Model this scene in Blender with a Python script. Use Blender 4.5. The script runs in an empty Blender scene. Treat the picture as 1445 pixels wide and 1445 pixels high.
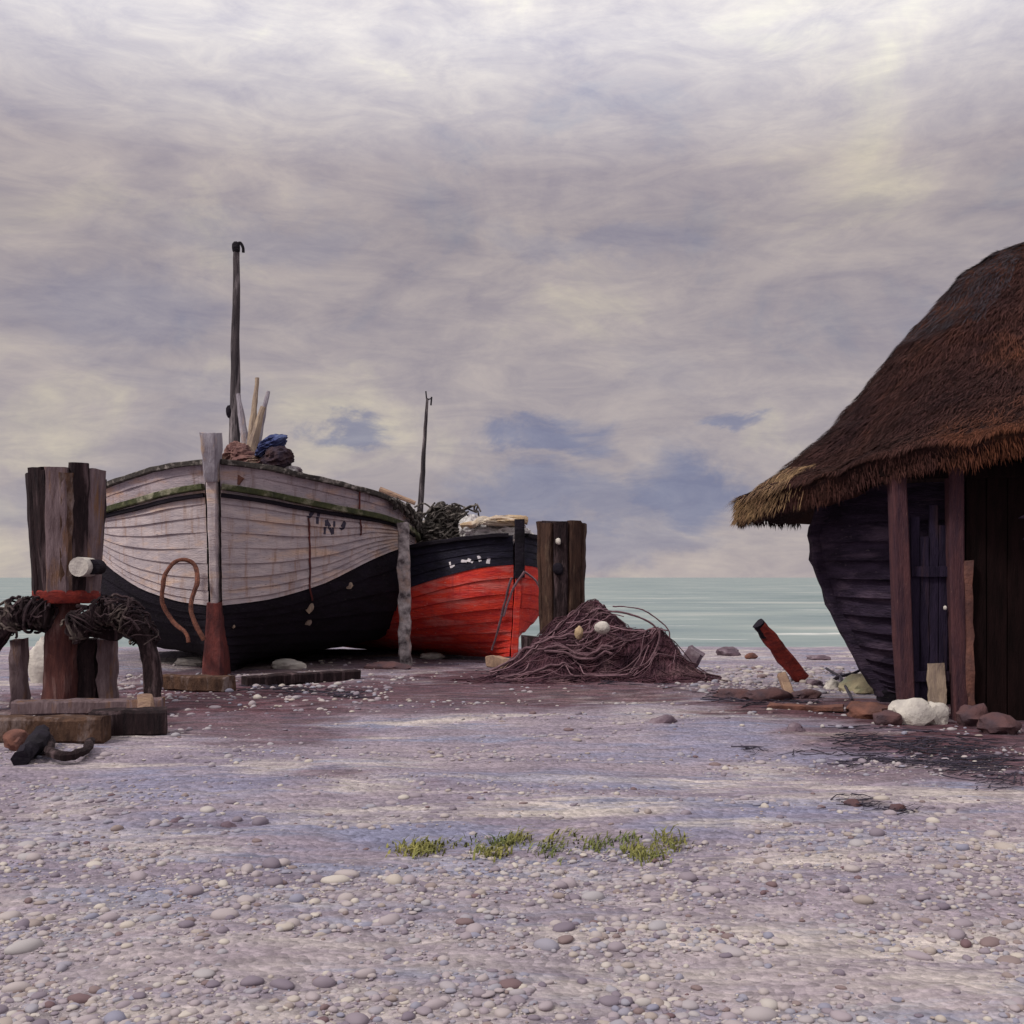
import bpy, bmesh, math, random
import numpy as np
from mathutils import Vector, Matrix, noise
R = random.Random(7)
rad = math.radians
scene = bpy.context.scene
COL = scene.collection

# ------------------------------------------------------------------ camera, sky, sun, exposure
EYE = 1.2
FPX = 1549.0
cam_d = bpy.data.cameras.new('camera'); cam = bpy.data.objects.new('camera', cam_d); COL.objects.link(cam)
cam.location = (0, 0, EYE); cam.rotation_euler = (rad(90), 0, 0)
cam_d.sensor_width = 36; cam_d.lens = 36 * FPX / 1445; cam_d.shift_y = (815 - 722.5) / 1445
cam_d.clip_start = 0.05; cam_d.clip_end = 60000
scene.camera = cam

SUN_EL, SUN_AZ = 48, 236          # azimuth clockwise from +Y: behind the viewer, to the left
world = bpy.data.worlds.new('World'); scene.world = world; world.use_nodes = True
def build_sky():
    nt = world.node_tree; nt.nodes.clear(); N = nt.nodes.new; L = nt.links.new
    out = N('ShaderNodeOutputWorld'); bg = N('ShaderNodeBackground'); L(bg.outputs[0], out.inputs[0])
    sky = N('ShaderNodeTexSky'); sky.sky_type = 'NISHITA'; sky.sun_disc = False
    sky.sun_elevation = rad(SUN_EL); sky.sun_rotation = rad(SUN_AZ)
    skys = N('ShaderNodeVectorMath'); skys.operation = 'SCALE'; skys.inputs['Scale'].default_value = 0.07
    L(sky.outputs[0], skys.inputs[0])
    tc = N('ShaderNodeTexCoord')
    def mapped(scale, rot=(0, 0, 0), loc=(0, 0, 0)):
        m = N('ShaderNodeMapping'); m.inputs['Scale'].default_value = scale; m.inputs['Rotation'].default_value = rot
        m.inputs['Location'].default_value = loc; L(tc.outputs['Generated'], m.inputs[0]); return m
    def nz(scale, mp, detail=6, rough=.55, dist=0.0):
        n = N('ShaderNodeTexNoise'); n.inputs['Scale'].default_value = scale; n.inputs['Detail'].default_value = detail
        n.inputs['Roughness'].default_value = rough; n.inputs['Distortion'].default_value = dist
        L(mp.outputs[0], n.inputs[0]); return n
    def ramp(src, stops):
        r = N('ShaderNodeValToRGB'); e = r.color_ramp.elements
        while len(e) < len(stops): e.new(.5)
        for k, (p, c) in enumerate(stops):
            e[k].position = p; e[k].color = (*c, 1) if len(c) == 3 else c
        L(src, r.inputs[0]); return r
    def mix(f, a, b, mode='MIX'):
        m = N('ShaderNodeMix'); m.data_type = 'RGBA'; m.blend_type = mode
        if isinstance(f, float): m.inputs[0].default_value = f
        else: L(f, m.inputs[0])
        L(a, m.inputs[6]); L(b, m.inputs[7]); return m.outputs[2]
    # broad soft cloud masses, tilted as if wind-blown
    m1 = mapped((1.0, 1.0, 1.5), (0, rad(-32), 0), (1.7, .3, .2))
    c1 = ramp(nz(5.5, m1, 8, .6, .5).outputs[0], [(.26, (.265, .26, .325)), (.42, (.375, .325, .35)), (.56, (.445, .385, .39)), (.72, (.57, .505, .43))])
    # cool blue gaps, strongest low over the sea
    m2 = mapped((1.0, 1.0, 3.2), (0, rad(5), 0), (5.15, 2.0, .9))
    gap = ramp(nz(5.0, m2, 5, .5, .6).outputs[0], [(.56, (0, 0, 0)), (.72, (.5, .5, .5))])
    sep = N('ShaderNodeSeparateXYZ'); L(tc.outputs['Generated'], sep.inputs[0])
    low = ramp(sep.outputs[2], [(0.0, (.10,) * 3), (.03, (.95,) * 3), (.14, (.75,) * 3), (.24, (.16,) * 3)])
    gm = N('ShaderNodeMath'); gm.operation = 'MULTIPLY'; L(gap.outputs[0], gm.inputs[0]); L(low.outputs[0], gm.inputs[1])
    # ragged blue rifts low over the sea, each about a compass direction
    pn = nz(9.0, mapped((1, 1, 2.0), (0, rad(-8), 0), (2, 7, 1)), 7, .62, .3)
    ps = N('ShaderNodeVectorMath'); ps.operation = 'MULTIPLY_ADD'; L(pn.outputs[1], ps.inputs[0]); ps.inputs[1].default_value = (.22, .0, .13); L(tc.outputs['Generated'], ps.inputs[2])
    acc = gm.outputs[0]
    for (px, py, wx, wy, k) in ((755, 612, 90, 32, .9), (745, 708, 130, 50, .8), (945, 690, 85, 66, .95), (860, 720, 90, 40, .7), (505, 610, 55, 26, .8), (1060, 592, 52, 16, .8), (900, 765, 130, 34, .55), (640, 770, 90, 40, .4), (170, 440, 120, 60, .35), (380, 330, 160, 40, .3), (850, 340, 160, 30, .35)):
        d = Vector(((px - 722.5) / 1549, 1, (815 - py) / 1549)).normalized() + Vector((.11, 0, .065))
        a = N('ShaderNodeVectorMath'); a.operation = 'SUBTRACT'; L(ps.outputs[0], a.inputs[0]); a.inputs[1].default_value = d
        b_ = N('ShaderNodeVectorMath'); b_.operation = 'MULTIPLY'; L(a.outputs[0], b_.inputs[0]); b_.inputs[1].default_value = (1549 / wx, 0, 1549 / wy)
        c_ = N('ShaderNodeVectorMath'); c_.operation = 'LENGTH'; L(b_.outputs[0], c_.inputs[0])
        r_ = N('ShaderNodeMapRange'); r_.interpolation_type = 'SMOOTHSTEP'; r_.inputs[1].default_value = .35; r_.inputs[2].default_value = 1.35; r_.inputs[3].default_value = k; r_.inputs[4].default_value = 0; L(c_.outputs['Value'], r_.inputs[0])
        x_ = N('ShaderNodeMath'); x_.operation = 'MAXIMUM'; L(acc, x_.inputs[0]); L(r_.outputs[0], x_.inputs[1]); acc = x_.outputs[0]
    blue = N('ShaderNodeRGB'); blue.outputs[0].default_value = (.215, .222, .335, 1)
    c2 = mix(acc, c1.outputs[0], blue.outputs[0])
    # thin brushed streaks
    m3 = mapped((1.0, 1.0, 3.6), (0, rad(-30), 0), (.3, 4.1, 2.2))
    st = ramp(nz(12.0, m3, 9, .68, .5).outputs[0], [(.35, (.86, .86, .91)), (.65, (1.14, 1.13, 1.07))])
    c3 = mix(1.0, c2, st.outputs[0], 'MULTIPLY')
    # paler at the horizon, brighter towards the zenith as an overcast sky is
    up = ramp(sep.outputs[2], [(0.0, (1.08, 1.09, 1.08)), (.09, (1.0, 1.0, 1.0)), (.30, (1.0, 1.0, .98)), (.345, (1.12, 1.13, 1.12)), (.44, (2.0, 2.2, 2.2)), (1.0, (2.9, 3.15, 3.15))])
    c4 = mix(1.0, c3, up.outputs[0], 'MULTIPLY')
    fin = mix(.9, skys.outputs[0], c4)
    L(fin, bg.inputs[0]); bg.inputs[1].default_value = 1.0
build_sky()

sd = bpy.data.lights.new('sun', 'SUN'); sun = bpy.data.objects.new('sun', sd); COL.objects.link(sun)
sd.energy = 2.3; sd.angle = rad(8); sd.color = (1, .95, .88)
dv = Vector((math.sin(rad(SUN_AZ)) * math.cos(rad(SUN_EL)), math.cos(rad(SUN_AZ)) * math.cos(rad(SUN_EL)), math.sin(rad(SUN_EL))))
sun.rotation_euler = dv.to_track_quat('Z', 'Y').to_euler(); sun.location = dv * 60
vs = scene.view_settings; vs.view_transform = 'Standard'; vs.look = 'None'; vs.exposure = 0.0; vs.gamma = 1; vs.use_curve_mapping = False

# ------------------------------------------------------------------ helpers
def P(x, y, D):                      # a point at depth D seen in that direction
    return Vector(((x - 722.5) / FPX * D, D, EYE - (y - 815) / FPX * D))
def G(x, y):                         # a point on the flat beach
    D = EYE * FPX / (y - 815); return Vector(((x - 722.5) / FPX * D, D, 0))
def proj(p): return (722.5 + FPX * p[0] / p[1], 815 - FPX * (p[2] - EYE) / p[1])

def nz3(p, s=1.0, seed=0.0): return noise.noise(Vector((p[0] * s + seed, p[1] * s + seed * .7, p[2] * s - seed)))

def wpos(o):
    v = Vector((0, 0, 0))
    while o: v += o.location; o = o.parent
    return v
def obj(name, bm, m, parent=None, loc=None, smooth=True):
    off = wpos(parent) if parent else Vector(loc if loc is not None else (0, 0, 0))
    me = bpy.data.meshes.new(name)
    bmesh.ops.translate(bm, verts=bm.verts, vec=-off)
    bm.normal_update(); bm.to_mesh(me); bm.free()
    o = bpy.data.objects.new(name, me); COL.objects.link(o)
    if parent: o.parent = parent
    else: o.location = off
    me.materials.append(m)
    if smooth:
        me.polygons.foreach_set('use_smooth', [True] * len(me.polygons))
        try: me.set_sharp_from_angle(angle=rad(38))
        except Exception: pass
    return o
def tag(o, label, cat, group=None, kind=None):
    if label: o['label'] = label
    if cat: o['category'] = cat
    if group: o['group'] = group
    if kind: o['kind'] = kind
    return o
def thing(name, label, cat, loc, group=None):
    o = bpy.data.objects.new(name, None); COL.objects.link(o); o.location = loc; o.empty_display_size = .2
    return tag(o, label, cat, group)
BM = bmesh.new

def frame_at(d, ref=Vector((0, 0, 1))):
    d = d.normalized()
    if abs(d.dot(ref)) > .95: ref = Vector((0, 1, 0))
    a = d.cross(ref).normalized(); return a, d.cross(a).normalized() * -1
def sweep(bm, pts, shape, scale=None, ref=Vector((0, 0, 1)), jitter=0.0, seed=0.0, cap=True, transport=False):
    """sweep a closed 2-D outline (list of (a,b)) along pts"""
    pts = [Vector(p) for p in pts]; rings = []; n = len(pts)
    for i, p in enumerate(pts):
        d = pts[min(i + 1, n - 1)] - pts[max(i - 1, 0)]
        a, b = frame_at(d, ref)
        if transport and i:
            dn = d.normalized(); a = (pa - dn * pa.dot(dn)).normalized(); b = dn.cross(a) * -1
        pa = a; k = scale[i] if scale else 1.0
        ring = []
        for (u, v) in shape:
            q = p + a * u * k + b * v * k
            if jitter:
                q += Vector((nz3(q, 6, seed), nz3(q, 6, seed + 9), nz3(q, 6, seed + 21))) * jitter + Vector((nz3(q, 23, seed), nz3(q, 23, seed + 3), nz3(q, 23, seed + 5))) * jitter * .4
            ring.append(bm.verts.new(q))
        rings.append(ring)
    m = len(shape)
    for i in range(n - 1):
        for j in range(m):
            bm.faces.new((rings[i][j], rings[i][(j + 1) % m], rings[i + 1][(j + 1) % m], rings[i + 1][j]))
    if cap:
        bm.faces.new(rings[0][::-1]); bm.faces.new(rings[-1])
    return bm
def circ(r, n=8): return [(r * math.cos(2 * math.pi * i / n), r * math.sin(2 * math.pi * i / n)) for i in range(n)]
def rect(w, h, c=.12):
    x, y = w / 2, h / 2; k = min(w, h) * c
    return [(-x + k, -y), (0, -y), (x - k, -y), (x, -y + k), (x, y - k), (x - k, y), (0, y), (-x + k, y), (-x, y - k), (-x, -y + k)]
def line(a, b, n): a = Vector(a); b = Vector(b); return [a.lerp(b, i / (n - 1)) for i in range(n)]
def beam(bm, a, b, w, h, n=14, jit=.012, seed=1.0, taper=1.0, ref=Vector((0, 0, 1))):
    return sweep(bm, line(a, b, n), rect(w, h), [1 + (taper - 1) * i / (n - 1) for i in range(n)], ref, jit, seed)
def crv(ctrl, n=24):
    c = [Vector(p) for p in ctrl]; out = []; m = len(c) - 1
    for i in range(n):
        t = i / (n - 1) * m; k = min(int(t), m - 1); f = t - k
        p0 = c[max(k - 1, 0)]; p1 = c[k]; p2 = c[k + 1]; p3 = c[min(k + 2, m)]
        out.append(.5 * ((2 * p1) + (p2 - p0) * f + (2 * p0 - 5 * p1 + 4 * p2 - p3) * f * f + (3 * p1 - p0 - 3 * p2 + p3) * f ** 3))
    return out
def tube(bm, ctrl, r, n=26, sides=7, taper=1.0, jit=0.0, seed=2.0):
    pts = crv(ctrl, n) if len(ctrl) > 2 else line(ctrl[0], ctrl[1], n)
    return sweep(bm, pts, circ(r, sides), [1 + (taper - 1) * i / (n - 1) for i in range(n)], Vector((.13, .21, 1)).normalized(), jit, seed, True, True)
def cloth(bm, c, s, seed=0.0, rotz=0.0, fold=.16):
    r = bmesh.ops.create_icosphere(bm, subdivisions=5, radius=1.0); ca, sa = math.cos(rotz), math.sin(rotz)
    for v in r['verts']:
        p = v.co.copy(); w = nz3(p, 1.1, seed); f = 1 - abs(nz3((p.x * 1.2 + w, p.y * 1.2, p.z * 2.6 + w), 1.5, seed + 3)) * 2
        k = 1 + .30 * w + fold * f + .06 * nz3(p, 7, seed + 5)
        p = Vector((p.x * s[0], p.y * s[1], p.z * s[2])) * k
        v.co = Vector((c[0] + p.x * ca - p.y * sa, c[1] + p.x * sa + p.y * ca, c[2] + p.z))
    return bm
def blob(bm, c, s, sub=2, amp=.2, freq=3.0, seed=0.0, rotz=0.0, flat=None):
    r = bmesh.ops.create_icosphere(bm, subdivisions=sub, radius=1.0); ca, sa = math.cos(rotz), math.sin(rotz)
    for v in r['verts']:
        p = v.co.copy(); k = 1 + amp * nz3(p, freq * .5, seed) + amp * .5 * nz3(p, freq * 1.4, seed + 7)
        p = Vector((p.x * s[0], p.y * s[1], p.z * s[2])) * k
        if flat is not None and p.z < flat: p.z = flat
        v.co = Vector((c[0] + p.x * ca - p.y * sa, c[1] + p.x * sa + p.y * ca, c[2] + p.z))
    return bm

# ------------------------------------------------------------------ materials
def mat(name, base, alt=None, scale=4.0, stretch=(1, 1, 1), rough=.8, bump=.25, bscale=None, third=None, fleck=None, spec=.25, island=0.0, detail=8, streak=None):
    m = bpy.data.materials.new(name); m.use_nodes = True; nt = m.node_tree; N = nt.nodes.new; L = nt.links.new
    b = nt.nodes['Principled BSDF']; b.inputs['Roughness'].default_value = rough; b.inputs['Specular IOR Level'].default_value = spec
    tc = N('ShaderNodeTexCoord'); mp = N('ShaderNodeMapping'); mp.inputs['Scale'].default_value = stretch; L(tc.outputs['Object'], mp.inputs[0])
    def nzn(s, d=detail, ro=.6, w=0):
        n = N('ShaderNodeTexNoise'); n.noise_dimensions = '4D'; n.inputs['W'].default_value = w
        n.inputs['Scale'].default_value = s; n.inputs['Detail'].default_value = d; n.inputs['Roughness'].default_value = ro
        L(mp.outputs[0], n.inputs['Vector']); return n
    def mixc(f, a, bb):
        x = N('ShaderNodeMix'); x.data_type = 'RGBA'; L(f, x.inputs[0])
        for k, v in ((6, a), (7, bb)):
            if isinstance(v, tuple): x.inputs[k].default_value = (*v, 1)
            else: L(v, x.inputs[k])
        return x.outputs[2]
    def step(src, lo, hi):
        r = N('ShaderNodeMapRange'); r.inputs[1].default_value = lo; r.inputs[2].default_value = hi; r.clamp = True; L(src, r.inputs[0]); return r.outputs[0]
    n1 = nzn(scale)
    col = mixc(step(n1.outputs[0], .36, .64), base, alt or tuple(c * .6 for c in base))
    if third: col = mixc(step(nzn(scale * .55, 6, .6, 3.1).outputs[0], .52, .66), col, third)
    if fleck: col = mixc(step(nzn(scale * 4.5, 6, .7, 7.7).outputs[0], .60, .68), col, fleck)
    if streak:
        mp2 = N('ShaderNodeMapping'); mp2.inputs['Scale'].default_value = (7, 7, .7); L(tc.outputs['Object'], mp2.inputs[0]); ns = N('ShaderNodeTexNoise'); ns.inputs['Scale'].default_value = 1.6; ns.inputs['Detail'].default_value = 7; ns.inputs['Roughness'].default_value = .7; L(mp2.outputs[0], ns.inputs[0])
        mr2 = N('ShaderNodeMapRange'); mr2.inputs[1].default_value = .52; mr2.inputs[2].default_value = .70; mr2.inputs[4].default_value = streak[1]; L(ns.outputs[0], mr2.inputs[0]); col = mixc(mr2.outputs[0], col, streak[0])
    if island:
        g = N('ShaderNodeNewGeometry'); mr = N('ShaderNodeMapRange'); L(g.outputs['Random Per Island'], mr.inputs[0])
        mr.inputs[3].default_value = 1 - island; mr.inputs[4].default_value = 1 + island
        vm = N('ShaderNodeVectorMath'); vm.operation = 'SCALE'; L(col, vm.inputs[0]); L(mr.outputs[0], vm.inputs['Scale']); col = vm.outputs[0]
    L(col, b.inputs['Base Color'])
    bn = N('ShaderNodeBump'); bn.inputs['Strength'].default_value = min(1, bump * 2); bn.inputs['Distance'].default_value = .03
    n2 = nzn(bscale or scale * 3, 10, .65, 5.0); L(n2.outputs[0], bn.inputs['Height']); L(bn.outputs[0], b.inputs['Normal'])
    rr = N('ShaderNodeMapRange'); L(n1.outputs[0], rr.inputs[0]); rr.inputs[3].default_value = max(rough - .15, 0); rr.inputs[4].default_value = min(rough + .15, 1); L(rr.outputs[0], b.inputs['Roughness'])
    return m
M = {}
M['pale_paint'] = mat('pale_paint', (.56, .475, .47), (.36, .31, .335), 2.6, (1.1, 1.1, 4.5), .8, .3, 16, third=(.62, .45, .36), fleck=(.15, .12, .13), spec=.15, streak=((.30, .17, .11), .75))
M['bulwark'] = mat('bulwark', (.47, .39, .41), (.31, .265, .30), 3.0, (1.1, 1.1, 4.0), .8, .3, 16, third=(.50, .33, .26), fleck=(.11, .085, .085), spec=.15, streak=((.17, .10, .08), .7))
M['tar'] = mat('tar', (.009, .007, .010), (.017, .013, .021), 3, (1, 1, 2.5), .8, .4, 12, fleck=(.04, .035, .035), spec=.12)
M['moss'] = mat('moss', (.07, .075, .03), (.03, .035, .018), 9, (1, 1, 1), .9, .4, 30, third=(.30, .28, .20))
M['black_rope'] = mat('black_rope', (.03, .025, .025), (.08, .07, .06), 20, (1, 1, 1), .9, .4, 60, third=(.34, .30, .27))
M['grey_wood'] = mat('grey_wood', (.37, .34, .38), (.22, .19, .22), 6, (3, 3, .7), .8, .35, 22, third=(.38, .26, .19))
M['keel_red'] = mat('keel_red', (.15, .035, .03), (.06, .018, .02), 6, (2, 2, .8), .7, .3, 20)
M['brown_rope'] = mat('brown_rope', (.20, .075, .048), (.08, .034, .028), 14, (1, 1, 1), .9, .4, 60, fleck=(.36, .24, .19))
M['mast'] = mat('mast', (.075, .06, .065), (.025, .02, .025), 6, (4, 4, .5), .8, .3, 25, third=(.28, .24, .25))
M['spar'] = mat('spar', (.42, .32, .23), (.24, .18, .15), 6, (3, 3, .6), .8, .3, 25)
M['blue_cloth'] = mat('blue_cloth', (.045, .06, .17), (.018, .02, .06), 7, (1, 1, 1), .85, .4, 20, third=(.11, .14, .28))
M['dark_cloth'] = mat('dark_cloth', (.025, .018, .035), (.06, .03, .03), 7, (1, 1, 1), .85, .4, 20)
M['brown_cloth'] = mat('brown_cloth', (.20, .105, .09), (.10, .045, .045), 7, (1, 1, 1), .85, .4, 20, third=(.42, .33, .24))
M['tan_cloth'] = mat('tan_cloth', (.46, .34, .20), (.30, .20, .14), 5, (1, 1, 1), .85, .4, 16, third=(.55, .48, .40))
M['pale_cloth'] = mat('pale_cloth', (.55, .53, .50), (.36, .33, .34), 5, (1, 1, 1), .85, .4, 16, third=(.10, .06, .08))
M['navy'] = mat('navy', (.020, .018, .036), (.010, .009, .014), 4, (1, 1, 3), .75, .3, 14, fleck=(.07, .06, .085), spec=.15)
M['red_paint'] = mat('red_paint', (.72, .055, .028), (.47, .032, .032), 3.2, (1, 1, 5), .75, .3, 12, third=(.58, .13, .11), fleck=(.56, .27, .23), spec=.15, streak=((.30, .03, .04), .5))
M['mark_dark'] = mat('mark_dark', (.035, .03, .05), (.06, .05, .08), 12, rough=.7)
M['mark_white'] = mat('mark_white', (.70, .65, .66), (.5, .46, .5), 12, rough=.7)
M['oak_dark'] = mat('oak_dark', (.040, .024, .026), (.016, .011, .013), 7, (3, 3, .5), .9, .5, 24, third=(.125, .085, .09), spec=.12)
M['oak_brown'] = mat('oak_brown', (.125, .068, .045), (.05, .028, .022), 7, (2, 2, .8), .9, .5, 24, third=(.22, .165, .155), spec=.15)
M['oak_grey'] = mat('oak_grey', (.235, .17, .18), (.12, .08, .085), 7, (3, 3, .5), .9, .5, 24, third=(.22, .115, .06), spec=.15)
M['oak_red'] = mat('oak_red', (.15, .055, .045), (.075, .03, .03), 7, (3, 3, .5), .85, .4, 24, third=(.23, .13, .12))
M['red_iron'] = mat('red_iron', (.25, .034, .024), (.12, .02, .02), 10, (1, 1, 2), .8, .3, 30, fleck=(.30, .14, .10), spec=.15)
M['brown_drum'] = mat('brown_drum', (.095, .052, .038), (.04, .023, .02), 6, (3, 3, .6), .9, .5, 24, third=(.15, .10, .07), spec=.12)
M['net'] = mat('net', (.095, .042, .054), (.045, .022, .032), 6, (1, 1, 1), .95, .5, 26, third=(.15, .085, .095), island=.4, spec=.1)
M['net_rope'] = mat('net_rope', (.235, .14, .16), (.13, .072, .088), 9, (1, 1, 1), .9, .4, 50, island=.45, spec=.1)
M['plank_tan'] = mat('plank_tan', (.42, .28, .19), (.28, .18, .14), 6, (1, 3, 3), .85, .3, 25)
M['white_chalk'] = mat('white_chalk', (.66, .61, .54), (.45, .41, .38), 6, rough=.9, bump=.4)
M['stone_mauve'] = mat('stone_mauve', (.17, .115, .14), (.10, .07, .09), 6, rough=.85, bump=.4, third=(.27, .22, .25))
M['stone_dark'] = mat('stone_dark', (.07, .045, .055), (.12, .06, .06), 6, rough=.85, bump=.4)
M['stone_rust'] = mat('stone_rust', (.20, .085, .06), (.10, .05, .045), 6, rough=.85, bump=.4)
M['stone_straw'] = mat('stone_straw', (.45, .38, .24), (.30, .26, .18), 6, rough=.9, bump=.4, third=(.25, .27, .18))
M['thatch'] = mat('thatch', (.040, .017, .014), (.020, .010, .010), 2.2, (1, 1, 1), .95, .5, 20, third=(.06, .026, .016), spec=.1)
M['straw'] = mat('straw', (.054, .023, .019), (.026, .012, .013), 1.3, (1, 1, 1), .95, .2, 20, third=(.088, .032, .018), island=.6, spec=.08)
M['straw_gold'] = mat('straw_gold', (.27, .17, .085), (.14, .075, .045), 5, (1, 1, 1), .9, .2, 20, island=.5)
M['straw_ridge'] = mat('straw_ridge', (.042, .030, .036), (.022, .015, .021), 4, (1, 1, 1), .9, .2, 20, island=.5)
M['violet_plank'] = mat('violet_plank', (.050, .034, .062), (.020, .014, .026), 3.5, (1, 1, 4), .8, .6, 14, third=(.095, .066, .098), fleck=(.13, .10, .12), spec=.15)
M['post_red'] = mat('post_red', (.105, .045, .048), (.05, .026, .036), 6, (3, 3, .5), .85, .45, 24, fleck=(.16, .09, .08), spec=.12)
M['door_blue'] = mat('door_blue', (.032, .023, .045), (.016, .012, .024), 5, (4, 4, .5), .9, .45, 22, third=(.05, .03, .038), spec=.08)
M['opening_black'] = mat('opening_black', (.006, .0035, .0035), (.014, .007, .007), 4, (4, 4, .6), .95, .3, 20, spec=.05)  # darkness of the open doorway put into the colour
M['prop'] = mat('prop', (.50, .44, .44), (.07, .055, .06), 9, (1, 1, 1), .85, .4, 24, third=(.40, .29, .25))
M['old_net'] = mat('old_net', (.05, .032, .035), (.022, .015, .018), 8, (1, 1, 1), .95, .4, 30, third=(.17, .14, .12), island=.5, spec=.1)
M['weed'] = mat('weed', (.045, .036, .058), (.022, .018, .026), 8, (1, 1, 1), .7, .3, 30, island=.5)
M['grass'] = mat('grass', (.085, .11, .04), (.19, .17, .055), 3, (1, 1, 1), .85, .1, 30, third=(.04, .075, .06), island=.6, spec=.1)

# ------------------------------------------------------------------ setting: beach and sea
SEA = -1.0
def beach_z(x, y):
    z = -.06 * max(0, y - 18) if y < 40 else -.06 * 22 - .02 * (y - 40)
    z += .05 * nz3((x, y * 1.6, 0), .35, 3) + .022 * nz3((x, y * 1.8, 0), 1.4, 8)
    if y < 30: z += .010 * nz3((x * .8, y * 2.2, 0), 5.0, 2) + .006 * nz3((x, y, 0), 13.0, 4)
    d = (x - 1.0)
    return z
# soil and weed stains, with shade painted into WINE: (px x, px y, half-width px, half-height px, strength)
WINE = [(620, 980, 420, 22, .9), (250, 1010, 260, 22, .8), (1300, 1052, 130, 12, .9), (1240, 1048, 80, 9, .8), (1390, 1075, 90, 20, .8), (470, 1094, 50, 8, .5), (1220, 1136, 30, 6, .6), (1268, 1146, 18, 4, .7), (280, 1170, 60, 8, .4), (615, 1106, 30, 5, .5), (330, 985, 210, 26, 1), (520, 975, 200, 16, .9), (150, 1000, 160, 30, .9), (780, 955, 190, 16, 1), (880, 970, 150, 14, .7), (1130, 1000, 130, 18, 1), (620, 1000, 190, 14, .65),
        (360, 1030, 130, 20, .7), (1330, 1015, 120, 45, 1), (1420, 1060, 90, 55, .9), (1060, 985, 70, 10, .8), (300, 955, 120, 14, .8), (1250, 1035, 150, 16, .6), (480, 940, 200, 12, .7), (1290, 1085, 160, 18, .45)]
BLUE = [(250, 1110, 170, 26, .8), (330, 1165, 150, 18, .7), (600, 1180, 160, 16, .9), (760, 1105, 170, 12, .7), (1010, 1045, 90, 22, .8), (1110, 1150, 190, 16, .9), (980, 1175, 80, 22, .8), (1200, 1185, 140, 14, .7), (120, 1180, 120, 22, .6), (900, 1060, 110, 14, .6), (1240, 1062, 120, 12, .8)]
CREAM = [(100, 1140, 60, 26, .6), (180, 1200, 150, 16, .7), (520, 1112, 60, 14, .9), (560, 1080, 90, 10, .7), (470, 1150, 120, 16, .7), (1090, 1082, 60, 12, .9), (1080, 1165, 110, 9, 1), (840, 985, 110, 9, .7), (1000, 1010, 120, 9, .6), (1220, 1130, 120, 14, .5), (820, 1150, 110, 10, .7), (430, 945, 60, 9, 1), (260, 935, 50, 8, 1), (1290, 1003, 60, 8, .8), (380, 1085, 70, 10, .7), (1010, 925, 90, 8, .7), (700, 1420, 1500, 160, .5)]
def stain_shade(lst, px, py, wx, wy):
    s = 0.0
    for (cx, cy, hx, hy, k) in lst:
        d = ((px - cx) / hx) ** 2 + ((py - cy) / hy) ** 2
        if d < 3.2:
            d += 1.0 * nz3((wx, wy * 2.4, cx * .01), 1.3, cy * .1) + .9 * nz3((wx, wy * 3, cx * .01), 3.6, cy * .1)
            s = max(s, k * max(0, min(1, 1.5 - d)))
    return s
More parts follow.
